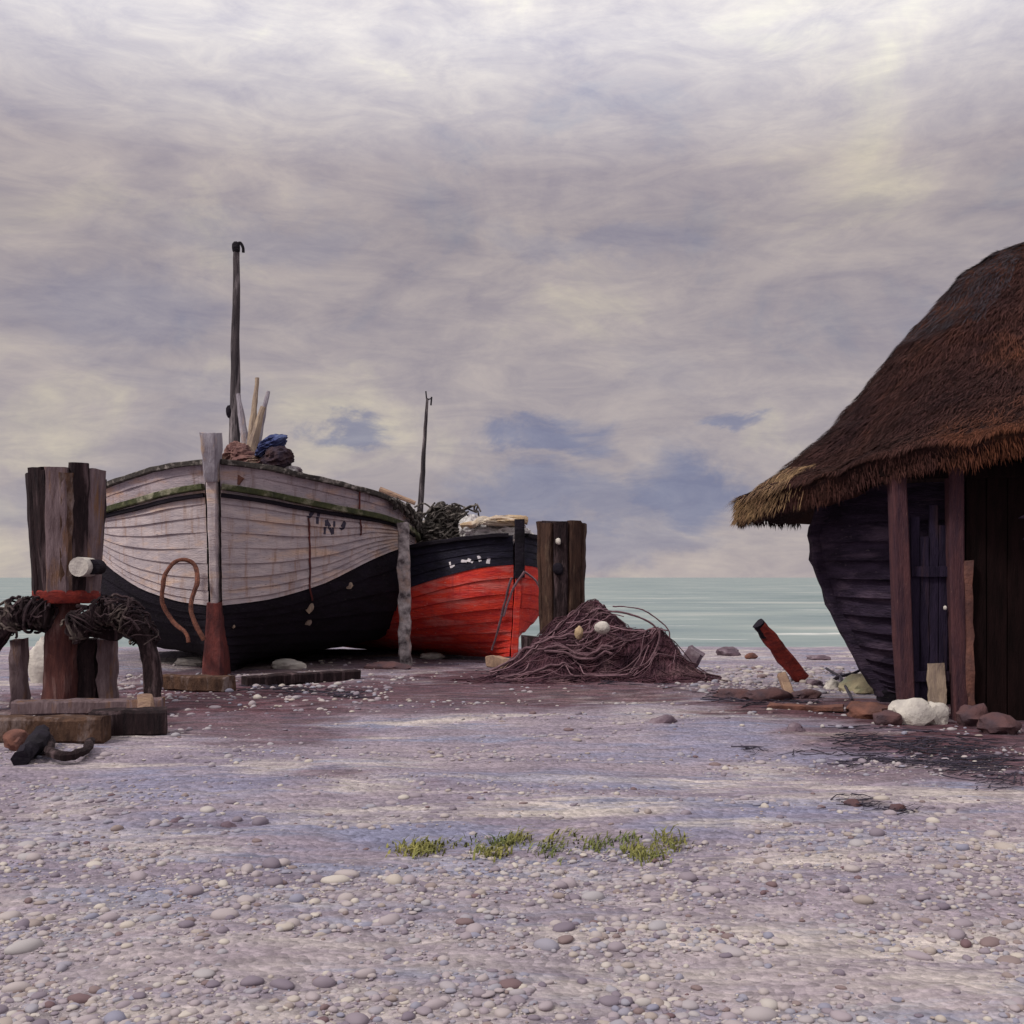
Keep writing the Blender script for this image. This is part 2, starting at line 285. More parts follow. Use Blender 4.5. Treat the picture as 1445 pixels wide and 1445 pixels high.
def build_beach():
    xs = list(np.concatenate([-np.geomspace(400, 16, 14), np.arange(-15, 15.01, .075), np.geomspace(16, 400, 14)]))
    ys = list(np.concatenate([-np.geomspace(300, 3, 14), np.arange(-2, 2.4, .4), np.arange(2.45, 7, .05), np.arange(7, 20, .1), np.arange(20, 42, .5), [44, 50, 60, 80]]))
    me = bpy.data.meshes.new('beach'); V = []; W = []; B = []; C = []
    for y in ys:
        for x in xs:
            V.append((x, y, beach_z(x, y)))
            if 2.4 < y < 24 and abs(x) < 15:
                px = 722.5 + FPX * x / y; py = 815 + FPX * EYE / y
                W.append(stain_shade(WINE, px, py, x, y)); B.append(stain_shade(BLUE, px, py, x, y)); C.append(stain_shade(CREAM, px, py, x, y))
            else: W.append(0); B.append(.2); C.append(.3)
    nx = len(xs); F = [(j * nx + i, j * nx + i + 1, (j + 1) * nx + i + 1, (j + 1) * nx + i) for j in range(len(ys) - 1) for i in range(nx - 1)]
    me.from_pydata(V, [], F)
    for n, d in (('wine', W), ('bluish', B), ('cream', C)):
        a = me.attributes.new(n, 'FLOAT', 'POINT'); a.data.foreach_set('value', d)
    me.polygons.foreach_set('use_smooth', [True] * len(F))
    o = bpy.data.objects.new('beach', me); COL.objects.link(o); o['kind'] = 'structure'
    m = bpy.data.materials.new('shingle_sand'); m.use_nodes = True; nt = m.node_tree; N = nt.nodes.new; L = nt.links.new
    b = nt.nodes['Principled BSDF']; b.inputs['Roughness'].default_value = .85; b.inputs['Specular IOR Level'].default_value = .2
    tc = N('ShaderNodeTexCoord')
    def nzn(s, sc=(1, 1, 1), d=8, ro=.6, rot=0.0, w=0.0):
        mp = N('ShaderNodeMapping'); mp.inputs['Scale'].default_value = sc; mp.inputs['Rotation'].default_value = (0, 0, rot); L(tc.outputs['Object'], mp.inputs[0])
        n = N('ShaderNodeTexNoise'); n.noise_dimensions = '4D'; n.inputs['W'].default_value = w; n.inputs['Scale'].default_value = s; n.inputs['Detail'].default_value = d; n.inputs['Roughness'].default_value = ro; L(mp.outputs[0], n.inputs['Vector']); return n.outputs[0]
    def step(src, lo, hi, a=0.0, bb=1.0):
        r = N('ShaderNodeMapRange'); r.inputs[1].default_value = lo; r.inputs[2].default_value = hi; r.inputs[3].default_value = a; r.inputs[4].default_value = bb; L(src, r.inputs[0]); return r.outputs[0]
    def mix(f, a, bb, mode='MIX'):
        x = N('ShaderNodeMix'); x.data_type = 'RGBA'; x.blend_type = mode
        if isinstance(f, float): x.inputs[0].default_value = f
        else: L(f, x.inputs[0])
        for k, v in ((6, a), (7, bb)):
            if isinstance(v, tuple): x.inputs[k].default_value = (*v, 1)
            else: L(v, x.inputs[k])
        return x.outputs[2]
    def att(n):
        a = N('ShaderNodeAttribute'); a.attribute_name = n; return a.outputs['Fac']
    def mul(a, bb):
        x = N('ShaderNodeMath'); x.operation = 'MULTIPLY'; L(a, x.inputs[0]); L(bb, x.inputs[1]); return x.outputs[0]
    col = mix(step(nzn(1.1, (.6, 1.5, 1), 8, .62, .25), .40, .60), (.31, .255, .29), (.21, .175, .225))
    col = mix(step(nzn(.9, (.45, 2.0, 1), 9, .7, -.25, 4), .53, .62), col, (.47, .41, .385))
    col = mix(step(nzn(1.6, (.45, 2.0, 1), 9, .7, .3, 9), .52, .61), col, (.215, .215, .295))
    col = mix(mul(att('bluish'), step(nzn(5, (.5, 1.5, 1), 6, .6, .2, 2), .35, .55, .25, .95)), col, (.20, .20, .295))
    col = mix(mul(att('cream'), step(nzn(6, (.5, 1.5, 1), 6, .6, -.1, 6), .40, .62, .12, .85)), col, (.52, .465, .415))
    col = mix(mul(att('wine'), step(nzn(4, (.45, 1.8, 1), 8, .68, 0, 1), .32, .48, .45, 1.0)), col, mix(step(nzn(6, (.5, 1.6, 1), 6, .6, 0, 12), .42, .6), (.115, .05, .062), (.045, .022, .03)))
    col = mix(1.0, col, step(nzn(7, (.4, 1.7, 1), 9, .75, .2, 14), .35, .65, .70, 1.25), 'MULTIPLY')
    col = mix(step(nzn(9, (.5, 1.6, 1), 8, .7, -.15, 17), .62, .68), col, (.10, .075, .10))
    # grit and pebble tones
    vo = N('ShaderNodeTexVoronoi'); vo.inputs['Scale'].default_value = 34; L(tc.outputs['Object'], vo.inputs['Vector'])
    bwn = N('ShaderNodeRGBToBW'); L(vo.outputs['Color'], bwn.inputs[0])
    col = mix(.75, col, step(bwn.outputs[0], .15, .85, .72, 1.25), 'MULTIPLY')
    col = mix(.8, col, step(nzn(55, (1, 1, 1), 8, .75, 0, 3), .35, .65, .72, 1.28), 'MULTIPLY')
    L(col, b.inputs['Base Color'])
    b1 = N('ShaderNodeBump'); b1.inputs['Strength'].default_value = .55; b1.inputs['Distance'].default_value = .02; b1.invert = True; L(vo.outputs['Distance'], b1.inputs['Height'])
    b2 = N('ShaderNodeBump'); b2.inputs['Strength'].default_value = .7; b2.inputs['Distance'].default_value = .03; L(nzn(16, (.6, 1.3, 1), 10, .7, 0, 2), b2.inputs['Height']); L(b1.outputs[0], b2.inputs['Normal'])
    L(b2.outputs[0], b.inputs['Normal'])
    me.materials.append(m)
build_beach()

def build_sea():
    bm = BM()
    for a in (bmesh.ops.create_grid(bm, x_segments=1, y_segments=1, size=1),):
        for v in a['verts']: v.co = Vector((v.co.x * 20000, 24 + (v.co.y + 1) * 15000, SEA))
    m = bpy.data.materials.new('sea_water'); m.use_nodes = True; nt = m.node_tree; N = nt.nodes.new; L = nt.links.new
    b = nt.nodes['Principled BSDF']; b.inputs['IOR'].default_value = 1.33
    tc = N('ShaderNodeTexCoord')
    def nzn(s, sc, d=6, ro=.6):
        mp = N('ShaderNodeMapping'); mp.inputs['Scale'].default_value = sc; L(tc.outputs['Object'], mp.inputs[0])
        n = N('ShaderNodeTexNoise'); n.inputs['Scale'].default_value = s; n.inputs['Detail'].default_value = d; n.inputs['Roughness'].default_value = ro; L(mp.outputs[0], n.inputs[0]); return n.outputs[0]
    r1 = N('ShaderNodeValToRGB'); e = r1.color_ramp.elements; e.new(.5); e.new(.7)
    for k, (p, c) in enumerate([(.30, (.10, .16, .14)), (.42, (.165, .215, .22)), (.56, (.235, .285, .27)), (.70, (.45, .45, .41))]): e[k].position = p; e[k].color = (*c, 1)
    L(nzn(.12, (.35, 1.0, 1), 8, .65), r1.inputs[0])
    foam = N('ShaderNodeMapRange'); foam.inputs[1].default_value = .60; foam.inputs[2].default_value = .66; L(nzn(.5, (.22, 1.3, 1), 8, .7), foam.inputs[0])
    mx = N('ShaderNodeMix'); mx.data_type = 'RGBA'; L(foam.outputs[0], mx.inputs[0]); L(r1.outputs[0], mx.inputs[6]); mx.inputs[7].default_value = (.62, .62, .58, 1)
    L(mx.outputs[2], b.inputs['Base Color']); b.inputs['Roughness'].default_value = .42; b.inputs['Specular IOR Level'].default_value = .3
    bp = N('ShaderNodeBump'); bp.inputs['Strength'].default_value = .5; bp.inputs['Distance'].default_value = .25; L(nzn(.9, (.45, 1.2, 1), 8, .6), bp.inputs['Height']); L(bp.outputs[0], b.inputs['Normal'])
    o = obj('sea', bm, m, smooth=False); o['kind'] = 'structure'
build_sea()

# ------------------------------------------------------------------ clinker hulls
class Hull:
    def __init__(s, bow, aft, S, half, z, rake):
        s.bow = Vector((bow[0], bow[1], 0)); a = Vector((aft[0], aft[1], 0)).normalized(); s.a = a; s.lat = Vector((a.y, -a.x, 0))
        s.S = np.array(S, float); s.H = np.array(half, float); s.Z = np.array(z, float); s.rake = rake; s.L = S[-1]
    @staticmethod
    def herm(S, Y, x):
        k = int(np.clip(np.searchsorted(S, x) - 1, 0, len(S) - 2)); h = S[k + 1] - S[k]; t = (x - S[k]) / h
        def sl(i):
            if i == 0: return (Y[1] - Y[0]) / (S[1] - S[0])
            if i == len(S) - 1: return (Y[-1] - Y[-2]) / (S[-1] - S[-2])
            d0 = (Y[i] - Y[i - 1]) / (S[i] - S[i - 1]); d1 = (Y[i + 1] - Y[i]) / (S[i + 1] - S[i])
            if d0 * d1 <= 0: return 0.0
            return 2 * d0 * d1 / (d0 + d1)
        m0, m1 = sl(k) * h, sl(k + 1) * h
        return Y[k] * (2 * t ** 3 - 3 * t * t + 1) + m0 * (t ** 3 - 2 * t * t + t) + Y[k + 1] * (-2 * t ** 3 + 3 * t * t) + m1 * (t ** 3 - t * t)
    def sec(s, x):
        return ([s.herm(s.S, s.H[j], x) for j in range(len(s.H))], [s.herm(s.S, s.Z[j], x) for j in range(len(s.Z))])
    def p2(s, sec, v):
        J = np.arange(len(sec[0]), dtype=float); return s.herm(J, np.array(sec[0]), v), s.herm(J, np.array(sec[1]), v)
    def world(s, x, h, z, side):
        k = max(0, 1 - x / 1.6)
        return s.bow + s.a * (x + s.rake(z) * k) + s.lat * (h * side) + Vector((0, 0, z))
    def pt(s, x, v, side, off=0.0):
        sc = s.sec(x); h, z = s.p2(sc, v)
        h2, z2 = s.p2(sc, min(v + .05, len(sc[0]) - 1)); h1, z1 = s.p2(sc, max(v - .05, 0))
        t = Vector((h2 - h1, z2 - z1)); t = t.normalized() if t.length > 1e-6 else Vector((0, 1))
        # plan slope so the offset leaves the skin squarely
        e = .04; ha, _ = s.p2(s.sec(min(x + e, s.L)), v); hb, _ = s.p2(s.sec(max(x - e, 0)), v); g = (ha - hb) / (2 * e)
        q = s.world(x, h, z, side); nrm = (s.lat * side - s.a * max(min(g, 2.5), -2.5)).normalized() * t.y + Vector((0, 0, -t.x))
        return q + nrm.normalized() * off
    def stations(s, n): return [s.L * (i / (n - 1)) ** 1.6 for i in range(n)]
    def strakes(s, bm, v0, v1, n, ns=44, lap=.022, seed=0.0):
        xs = s.stations(ns)
        for side in (1, -1):
            prev = None
            for k in range(n):
                a, b = v0 + (v1 - v0) * k / n, v0 + (v1 - v0) * (k + 1) / n; rows = []
                for (v, off) in ((a, lap), ((a + b) / 2, lap * .55), (b, 0.0)):
                    row = []
                    for x in xs:
                        q = s.pt(x, v, side, off * min(1, .3 + x * 3))
                        row.append(bm.verts.new(q + Vector((nz3(q, 2.2, seed + k), nz3(q, 2.2, seed + k + 4), nz3(q, 2.2, seed + 9 + k))) * .007))
                    rows.append(row)
                if prev: rows = [prev] + rows
                for r0, r1 in zip(rows[:-1], rows[1:]):
                    for i in range(ns - 1):
                        f = (r0[i], r0[i + 1], r1[i + 1], r1[i])
                        bm.faces.new(f if side > 0 else f[::-1])
                prev = rows[-1]
        return bm
    def rail(s, bm, v, shape, off=0.0, x0=0.0, x1=None, ns=50, sides=(1, -1), jit=.004, dz=0.0):
        for side in sides:
            pts = [s.pt(x0 + ((x1 or s.L) - x0) * (i / (ns - 1)) ** 1.5, v, side, off) + Vector((0, 0, dz)) for i in range(ns)]
            sweep(bm, pts, shape, None, Vector((0, 0, 1)), jit, side * 3.0)
        return bm
    def deck(s, bm, v, drop, ns=30):
        top = len(s.H) - 1; rows = []
        for x in s.stations(ns):
            p, q = s.pt(x, v, 1), s.pt(x, v, -1); p.z -= drop; q.z -= drop; c = (p + q) / 2; d = (p - q) * .48
            rows.append([bm.verts.new(c - d + d * 2 * t + Vector((0, 0, .08 * (1 - (2 * t - 1) ** 2)))) for t in (0, .25, .5, .75, 1)])
        for a, b in zip(rows[:-1], rows[1:]):
            for i in range(4): bm.faces.new((a[i], a[i + 1], b[i + 1], b[i]))
        return bm
    def find(s, px, py, side, vmin=0.0):
        best = None
        for x in np.linspace(.02, s.L * .75, 150):
            sc = s.sec(x)
            for v in np.linspace(vmin, len(s.H) - 1, 50):
                h, z = s.p2(sc, v); q = s.world(x, h, z, side); u, w = proj(q); d = (u - px) ** 2 + (w - py) ** 2
                if best is None or d < best[0]: best = (d, x, v)
        return best[1], best[2]
    def ribbon(s, bm, pix, side, w, off=.004, n=7, vmin=3.5, lap=(4, 5, 10, .022)):
        def lo(v):
            a, b, m, l = lap
            if not a <= v <= b: return off + l * .6
            f = (v - a) / (b - a) * m % 1; return off + l * (1 - f)
        ab = [s.find(px, py, side, vmin) for (px, py) in pix]
        fine = []
        for (x0, v0), (x1, v1) in zip(ab[:-1], ab[1:]):
            for i in range(n): t = i / n; fine.append((x0 + (x1 - x0) * t, v0 + (v1 - v0) * t))
        fine.append(ab[-1]); pts = [s.pt(x, v, side, lo(v)) for x, v in fine]
        nrm = [(s.pt(x, v, side, lo(v) + .1) - p).normalized() for (x, v), p in zip(fine, pts)]
        rows = []
        for i, p in enumerate(pts):
            d = (pts[min(i + 1, len(pts) - 1)] - pts[max(i - 1, 0)]).normalized(); k = d.cross(nrm[i]).normalized() * w / 2 * (1 + .35 * nz3(p, 20))
            rows.append((bm.verts.new(p - k), bm.verts.new(p + k), bm.verts.new(p + k - nrm[i] * .012), bm.verts.new(p - k - nrm[i] * .012)))
        for a, b in zip(rows[:-1], rows[1:]):
            for i in range(4): bm.faces.new((a[i], a[(i + 1) % 4], b[(i + 1) % 4], b[i]))
        bm.faces.new(rows[0][::-1]); bm.faces.new(rows[-1])

def big_boat():
    S = [0, .15, .4, .8, 1.4, 2.1, 3.0, 4.5, 6.0, 7.3, 8.0, 8.4]
    half = [[.07] * 12,
            [.07, .09, .13, .24, .52, .85, 1.05, 1.05, .8, .4, .15, .08],
            [.07, .13, .27, .55, 1.12, 1.7, 1.95, 1.95, 1.55, .75, .28, .08],
            [.08, .28, .52, .95, 1.62, 2.12, 2.30, 2.28, 1.9, 1.05, .42, .08],
            [.08, .42, .74, 1.22, 1.82, 2.20, 2.36, 2.34, 2.0, 1.2, .52, .08],
            [.09, .52, .92, 1.42, 1.94, 2.24, 2.36, 2.34, 2.04, 1.3, .62, .09],
            [.09, .56, .98, 1.48, 1.98, 2.24, 2.34, 2.30, 2.04, 1.36, .68, .09]]
    z = [[.06] * 12,
         [.20, .20, .20, .18, .17, .16, .15, .15, .16, .2, .25, .3],
         [.42, .42, .42, .42, .40, .38, .35, .34, .38, .45, .55, .6],
         [.66, .68, .70, .76, .88, .95, .95, .92, .9, .9, .9, .9],
         [.86, .90, .97, 1.13, 1.46, 1.62, 1.60, 1.48, 1.42, 1.4, 1.4, 1.4],
         [2.30, 2.25, 2.18, 2.10, 2.02, 1.92, 1.80, 1.68, 1.65, 1.75, 1.85, 1.9],
         [2.60, 2.56, 2.49, 2.40, 2.30, 2.18, 2.02, 1.88, 1.86, 2.0, 2.12, 2.2]]
    H = Hull((-3.64, 13.5), (-.06, 1), S, half, z, lambda zz: -.10 * max(0, zz - .5))
    root = thing('fishing_boat', 'large pale grey fishing boat with black tarred bottom and tall dark mast, bow towards viewer', 'fishing boat', (-3.75, 15.5, 0))
    obj('bottom_planking', H.strakes(BM(), 0, 4, 9, seed=1), M['tar'], root)
    obj('topside_planking', H.strakes(BM(), 4, 5, 10, lap=.022, seed=2), M['pale_paint'], root)
    obj('bulwark', H.strakes(BM(), 5, 6, 2, lap=.012, seed=3), M['bulwark'], root)
    obj('deck', H.deck(BM(), 5.2, .0), M['grey_wood'], root)
    obj('rubbing_strake', H.rail(BM(), 5.0, rect(.10, .075), .03, .0), M['moss'], root)
    obj('lower_rubbing_strake', H.rail(BM(), 4.88, rect(.05, .05), .025, .0, 2.6), M['tar'], root)
    obj('gunwale', H.rail(BM(), 6.0, rect(.12, .065), .0, .0, jit=.014), M['black_rope'], root)
    st = lambda zz, f: H.bow + H.a * (-.10 * max(0, zz - .5) - f) + Vector((0, 0, zz))
    sm = obj('stem_post', sweep(BM(), [st(.86 + (2.6 - .86) * i / 15, -.03) for i in range(16)], rect(.11, .24), [.8 + .3 * i / 15 for i in range(16)], Vector((0, 1, 0)), .010, 4), M['pale_paint'], root)
    obj('stem_head', sweep(BM(), [st(2.36 + .58 * i / 9, .055) for i in range(10)], rect(.21, .28), [.62 + .38 * min(1, i / 6) for i in range(10)], Vector((0, 1, 0)), .02, 4), M['grey_wood'], root)
    obj('stem_foot', sweep(BM(), [st(.0 + .9 * i / 9, -.03 + .0 * i) for i in range(10)], rect(.22, .34), [1.2 - .45 * i / 9 for i in range(10)], Vector((0, 1, 0)), .015, 6), M['keel_red'], root)
    obj('keel', beam(BM(), H.bow + H.a * .1 + Vector((0, 0, .05)), H.bow + H.a * 8.3 + Vector((0, 0, .05)), .17, .24), M['tar'], root)
    mb = BM(); base = P(331, 648, 15.0); top = P(333.5, 352, 15.0); base.z -= .35
    n = 26; sweep(mb, [base.lerp(top, i / (n - 1)) + Vector((.012 * nz3((i * .3, 0, 0), 1, 1), 0, 0)) for i in range(n)], circ(.088, 10), [1 - .52 * i / (n - 1) for i in range(n)], Vector((0, 1, 0)), .006, 3)
    ms = obj('mast', mb, M['mast'], root)
    kb = BM(); blob(kb, top + Vector((.0, 0, .02)), (.06, .06, .09), 2, .2); tube(kb, [top + Vector((.0, 0, .05)), top + Vector((.05, 0, .09)), top + Vector((.09, 0, .03)), top + Vector((.095, 0, -.04))], .022, 12, 6)
    obj('mast_hook', kb, M['tar'], ms)
    cl = BM(); blob(cl, P(324, 581, 14.98), (.05, .05, .09), 2, .2); obj('cleat', cl, M['tar'], ms)
    # painted strokes of the worn number on the bow
    for pix, wd in (([(439, 722), (433, 733)], .05), ([(450, 724), (448, 740)], .045), ([(463, 732), (457, 752)], .04), ([(463, 732), (469, 756)], .045), ([(469, 756), (474, 733)], .035), ([(478, 746), (489, 739)], .065)):
        w = BM(); H.ribbon(w, pix, 1, wd); obj('painted_stroke', w, M['mark_dark'], root)
    for pix in ([(433, 728), (435, 770), (437, 830), (438, 850)], [(505, 690), (507, 720), (506, 756)]): r = BM(); H.ribbon(r, pix, 1, .022, .02); obj('hanging_line', r, M['keel_red'], root)
    for (px, py, sz) in ((436, 856, .07), (434, 876, .05), (492, 828, .055), (330, 882, .025), (410, 908, .02)):
        x, v = H.find(px, py, 1, 0); c = H.pt(x, v, 1, .012); pt = BM(); blob(pt, c, (sz, sz * .35, sz), 2, .5, 5, px); obj('bare_patch', pt, M['spar'], root)
    # left bow cleat plank, scuff lines
    # gear lying on deck
    o = BM(); pp = P(348, 650, 14.2)
    cloth(o, P(336, 645, 14.1), (.17, .3, .17), 2); cloth(o, P(356, 654, 14.0), (.22, .3, .12), 5); cloth(o, P(378, 664, 14.2), (.26, .3, .08), 8)
    tag(obj('sailcloth', o, M['brown_cloth'], loc=P(348, 665, 14.2)), 'rumpled brown sailcloth heaped at the foot of the tall mast', 'sail')
    for k, (a, b, r0, m_, lb) in enumerate((((352, 645, 14.3), (363, 533, 14.4), .055, 'spar', 'longest of the pale spars standing beside the tall mast'),
                                           ((360, 640, 14.25), (378, 553, 14.4), .055, 'grey_wood', 'grey spar leaning farthest right beside the tall mast'),
                                           ((347, 630, 14.5), (336, 556, 14.6), .06, 'grey_wood', 'bluish grey spar touching the tall mast, leaning left'),
                                           ((352, 644, 14.15), (371, 574, 14.2), .07, 'spar', 'shortest pale spar beside the tall mast'))):
        b_ = BM(); tube(b_, [P(*a), P(*b)], r0, 14, 8, .5, .012, k); tag(obj('spar', b_, M[m_], loc=P(*a)), lb, 'spar', 'spars standing by the tall mast')
    b_ = BM(); cloth(b_, P(383, 629, 13.9), (.18, .18, .115), 3); 
    for v in b_.verts: v.co.z += (v.co.x - P(383, 629, 13.9).x) * .35
    tag(obj('blue_bundle', b_, M['blue_cloth'], loc=P(381, 640, 13.9)), 'rolled blue cloth bundle lying on the pale boat right of the mast', 'cloth bundle')
    b_ = BM(); cloth(b_, P(391, 648, 13.8), (.18, .2, .15), 6); 
    tag(obj('dark_bundle', b_, M['dark_cloth'], loc=P(394, 660, 13.8)), 'dark violet bundle just below the rolled blue cloth', 'cloth bundle')
    b_ = BM(); cloth(b_, P(412, 664, 13.85), (.12, .15, .05), 9); 
    tag(obj('grey_bundle', b_, M['pale_cloth'], loc=P(412, 670, 13.85)), 'small grey cloth on the pale boat rail, right of the dark bundle', 'cloth bundle')
    b_ = BM(); beam(b_, P(322, 664, 13.45), P(341, 680, 13.4), .05, .10, 8); tag(obj('short_plank', b_, M['stone_rust'], loc=P(322, 664, 13.45)), 'short rusty plank laid against the stem of the pale boat', 'plank')
    b_ = BM(); beam(b_, P(262, 672, 13.7), P(292, 656, 13.45), .05, .09, 8); tag(obj('short_plank', b_, M['oak_dark'], loc=P(292, 656, 13.45)), 'short dark plank on the rail left of the pale boat stem', 'plank')
    # nets bundled over the starboard rail
    nb = BM(); rr = random.Random(5)
    for k in range(46):
        x0 = rr.uniform(1.3, 3.6); L_ = rr.uniform(.1, .5); c = []
        for i in range(6):
            t = i / 5; q = H.pt(min(x0 + L_ * t + rr.uniform(-.05, .05), 5), 6 - rr.uniform(0, .9) * t, 1, .05 + rr.uniform(0, .07)); q.z += rr.uniform(-.03, .05) * (1 - t); c.append(q)
        tube(nb, c, rr.uniform(.012, .028), 14, 5, 1, .006, k)
    tag(obj('rail_net', nb, M['black_rope'], loc=H.pt(2.2, 6, 1)), 'tangled dark net slung over the right rail of the pale boat', 'fishing net')
    # hanging loop of thick rope by the stem
    lp = BM(); D = 13.1
    tube(lp, [P(266, 906, D - .15), P(262, 893, D - .12), P(243, 876, D), P(230, 850, D), P(232, 815, D + .02), P(246, 794, D + .15), P(262, 790, D + .22), P(276, 800, D + .22), P(278, 822, D + .1), P(270, 848, D + .0), P(272, 872, D - .05), P(283, 893, D - .1), P(288, 903, D - .1)], .027, 70, 8, 1, .012, 3)
    tag(obj('rope_loop', lp, M['brown_rope'], loc=P(262, 790, D)), 'thick brown rope hanging in a loop left of the pale boat stem', 'rope')
    pb = BM(); beam(pb, (-1.46, 15.05, -.05), (-1.50, 15.15, 1.95), .17, .17, 20, .03, 4, .8)
    tag(obj('boat_prop', pb, M['prop'], loc=(-1.46, 15.05, 0)), 'weathered whitish timber prop upright between pale boat and red boat', 'timber prop')
    return H
BIG = big_boat()

def red_boat():
    S = [0, .15, .4, .8, 1.4, 2.2, 3.2, 4.5, 5.6, 6.2]
    half = [[.06] * 10,
            [.06, .10, .20, .34, .54, .70, .76, .66, .3, .06],
            [.06, .24, .48, .76, 1.02, 1.20, 1.22, 1.1, .55, .06],
            [.07, .40, .72, 1.02, 1.27, 1.44, 1.48, 1.35, .7, .06],
            [.07, .42, .74, 1.05, 1.30, 1.48, 1.52, 1.4, .75, .07],
            [.08, .38, .68, 1.02, 1.30, 1.48, 1.53, 1.42, .78, .07],
            [.08, .40, .70, 1.04, 1.32, 1.48, 1.53, 1.42, .8, .07]]
    z = [[.08, .07, .06, .05, .04, .02, .0, -.04, -.05, -.05],
         [.24, .23, .22, .2, .17, .14, .1, .08, .1, .12],
         [.5, .5, .48, .45, .38, .32, .26, .22, .25, .28],
         [.92, .9, .85, .76, .64, .55, .49, .46, .5, .55],
         [1.38, 1.35, 1.27, 1.13, .95, .82, .76, .74, .78, .84],
         [1.58, 1.56, 1.51, 1.41, 1.28, 1.17, 1.10, 1.06, 1.1, 1.18],
         [1.80, 1.78, 1.74, 1.67, 1.57, 1.49, 1.42, 1.36, 1.4, 1.5]]
    H = Hull((.08, 15.5), (-.56, .83), S, half, z, lambda zz: .12 * max(0, 1.0 - zz))
    root = thing('fishing_boat', 'smaller fishing boat with bright red bottom and navy band, beached behind the pale boat', 'fishing boat', (-1.6, 17.2, 0))
    obj('bottom_planking', H.strakes(BM(), 0, 4, 9, lap=.02, seed=11), M['red_paint'], root)
    obj('topside_planking', H.strakes(BM(), 4, 6, 4, lap=.014, seed=12), M['navy'], root)
    obj('deck', H.deck(BM(), 5.4, 0), M['grey_wood'], root)
    obj('gunwale', H.rail(BM(), 6.0, rect(.12, .06), 0, .03, jit=.008), M['tar'], root)
    obj('stem_post', sweep(BM(), [H.bow + H.a * (-.05) + Vector((0, 0, 1.2 + .82 * i / 9)) for i in range(10)], rect(.14, .22), None, Vector((0, 1, 0)), .012, 8), M['tar'], root)
    obj('stem_foot', sweep(BM(), [H.bow + H.a * (-.03 + .12 * (1 - i / 11)) + Vector((0, 0, 1.22 * i / 11)) for i in range(12)], rect(.10, .16), None, Vector((0, 1, 0)), .01, 8), M['red_paint'], root)
    side = -1
    if proj(H.pt(1.0, 5, 1))[1] and H.pt(1.0, 5, 1).y < H.pt(1.0, 5, -1).y: side = 1
    for pix, wd in (([(634, 793), (637, 801), (642, 798)], .03), ([(652, 793), (659, 793)], .04), ([(660, 791), (667, 793)], .045), ([(676, 784), (677, 792)], .04), ([(690, 788), (690, 796)], .05)):
        w = BM(); H.ribbon(w, pix, side, wd, .004, lap=(4, 6, 4, .014)); obj('painted_stroke', w, M['mark_white'], root)
    b, t = P(588, 775, 17.6), P(603, 562, 17.6); mb = BM(); b.z -= .3
    sweep(mb, line(b, t, 24), circ(.065, 9), [1 - .66 * i / 23 for i in range(24)], Vector((0, 1, 0)), .008, 6)
    ms = obj('mast', mb, M['mast'], root)
    hb = BM(); tube(hb, [P(602, 563, 17.6), P(601, 552, 17.6)], .012, 5, 5); tube(hb, [P(609, 560, 17.6), P(608, 572, 17.6)], .014, 5, 5); tube(hb, [P(602, 565, 17.6), P(609, 562, 17.6)], .010, 5, 5); obj('mast_fitting', hb, M['tar'], ms)
    sb = BM(); tube(sb, [P(536, 690, 17.5), P(586, 710, 17.5)], .045, 12, 7, .8, .006); tag(obj('spar', sb, M['plank_tan'], loc=P(536, 690, 17.5)), 'slanting orange tan spar left of the short mast', 'spar')
    rr = random.Random(9)
    nb = BM()
    for (x, y, s) in ((612, 752, .22), (634, 740, .27), (660, 754, .24), (626, 728, .2), (598, 762, .14)): cloth(nb, P(x, y, 17.0), (s * .95, .3, s * .85), x * .3, 0, .3)
    for k in range(40):
        x = rr.uniform(592, 680); y = rr.uniform(718, 765)
        tube(nb, [P(x, y, 16.7), P(x + rr.uniform(-14, 14), y - rr.uniform(0, 15), 16.65), P(x + rr.uniform(-26, 26), y + rr.uniform(-4, 12), 16.7)], .014, 8, 5)
    tag(obj('net_heap', nb, M['black_rope'], loc=P(634, 775, 17)), 'black and white heap of nets on the red boat at the foot of its mast', 'fishing net')
    sb = BM()
    for (x, y, s, h) in ((688, 754, .24, .15), (714, 748, .27, .17), (737, 758, .16, .12), (664, 748, .16, .19)): cloth(sb, P(x, y, 16.4), (s, .28, h), x * .37, 0, .22)
    tag(obj('sailcloth', sb, M['pale_cloth'], loc=P(700, 770, 16.4)), 'cream sailcloth folded on the foredeck of the red boat', 'sail')
    sb = BM(); tube(sb, [P(652, 744, 16.1), P(680, 736, 16.1), P(715, 731, 16.1), P(745, 736, 16.1)], .06, 24, 8, .8, .05, 4); cloth(sb, P(708, 736, 16.1), (.30, .15, .06), 3)
    tag(obj('tan_bundle', sb, M['tan_cloth'], loc=P(700, 740, 16.1)), 'long tan canvas roll lying on the cream sailcloth of the red boat', 'sail')
    return H
RED = red_boat()

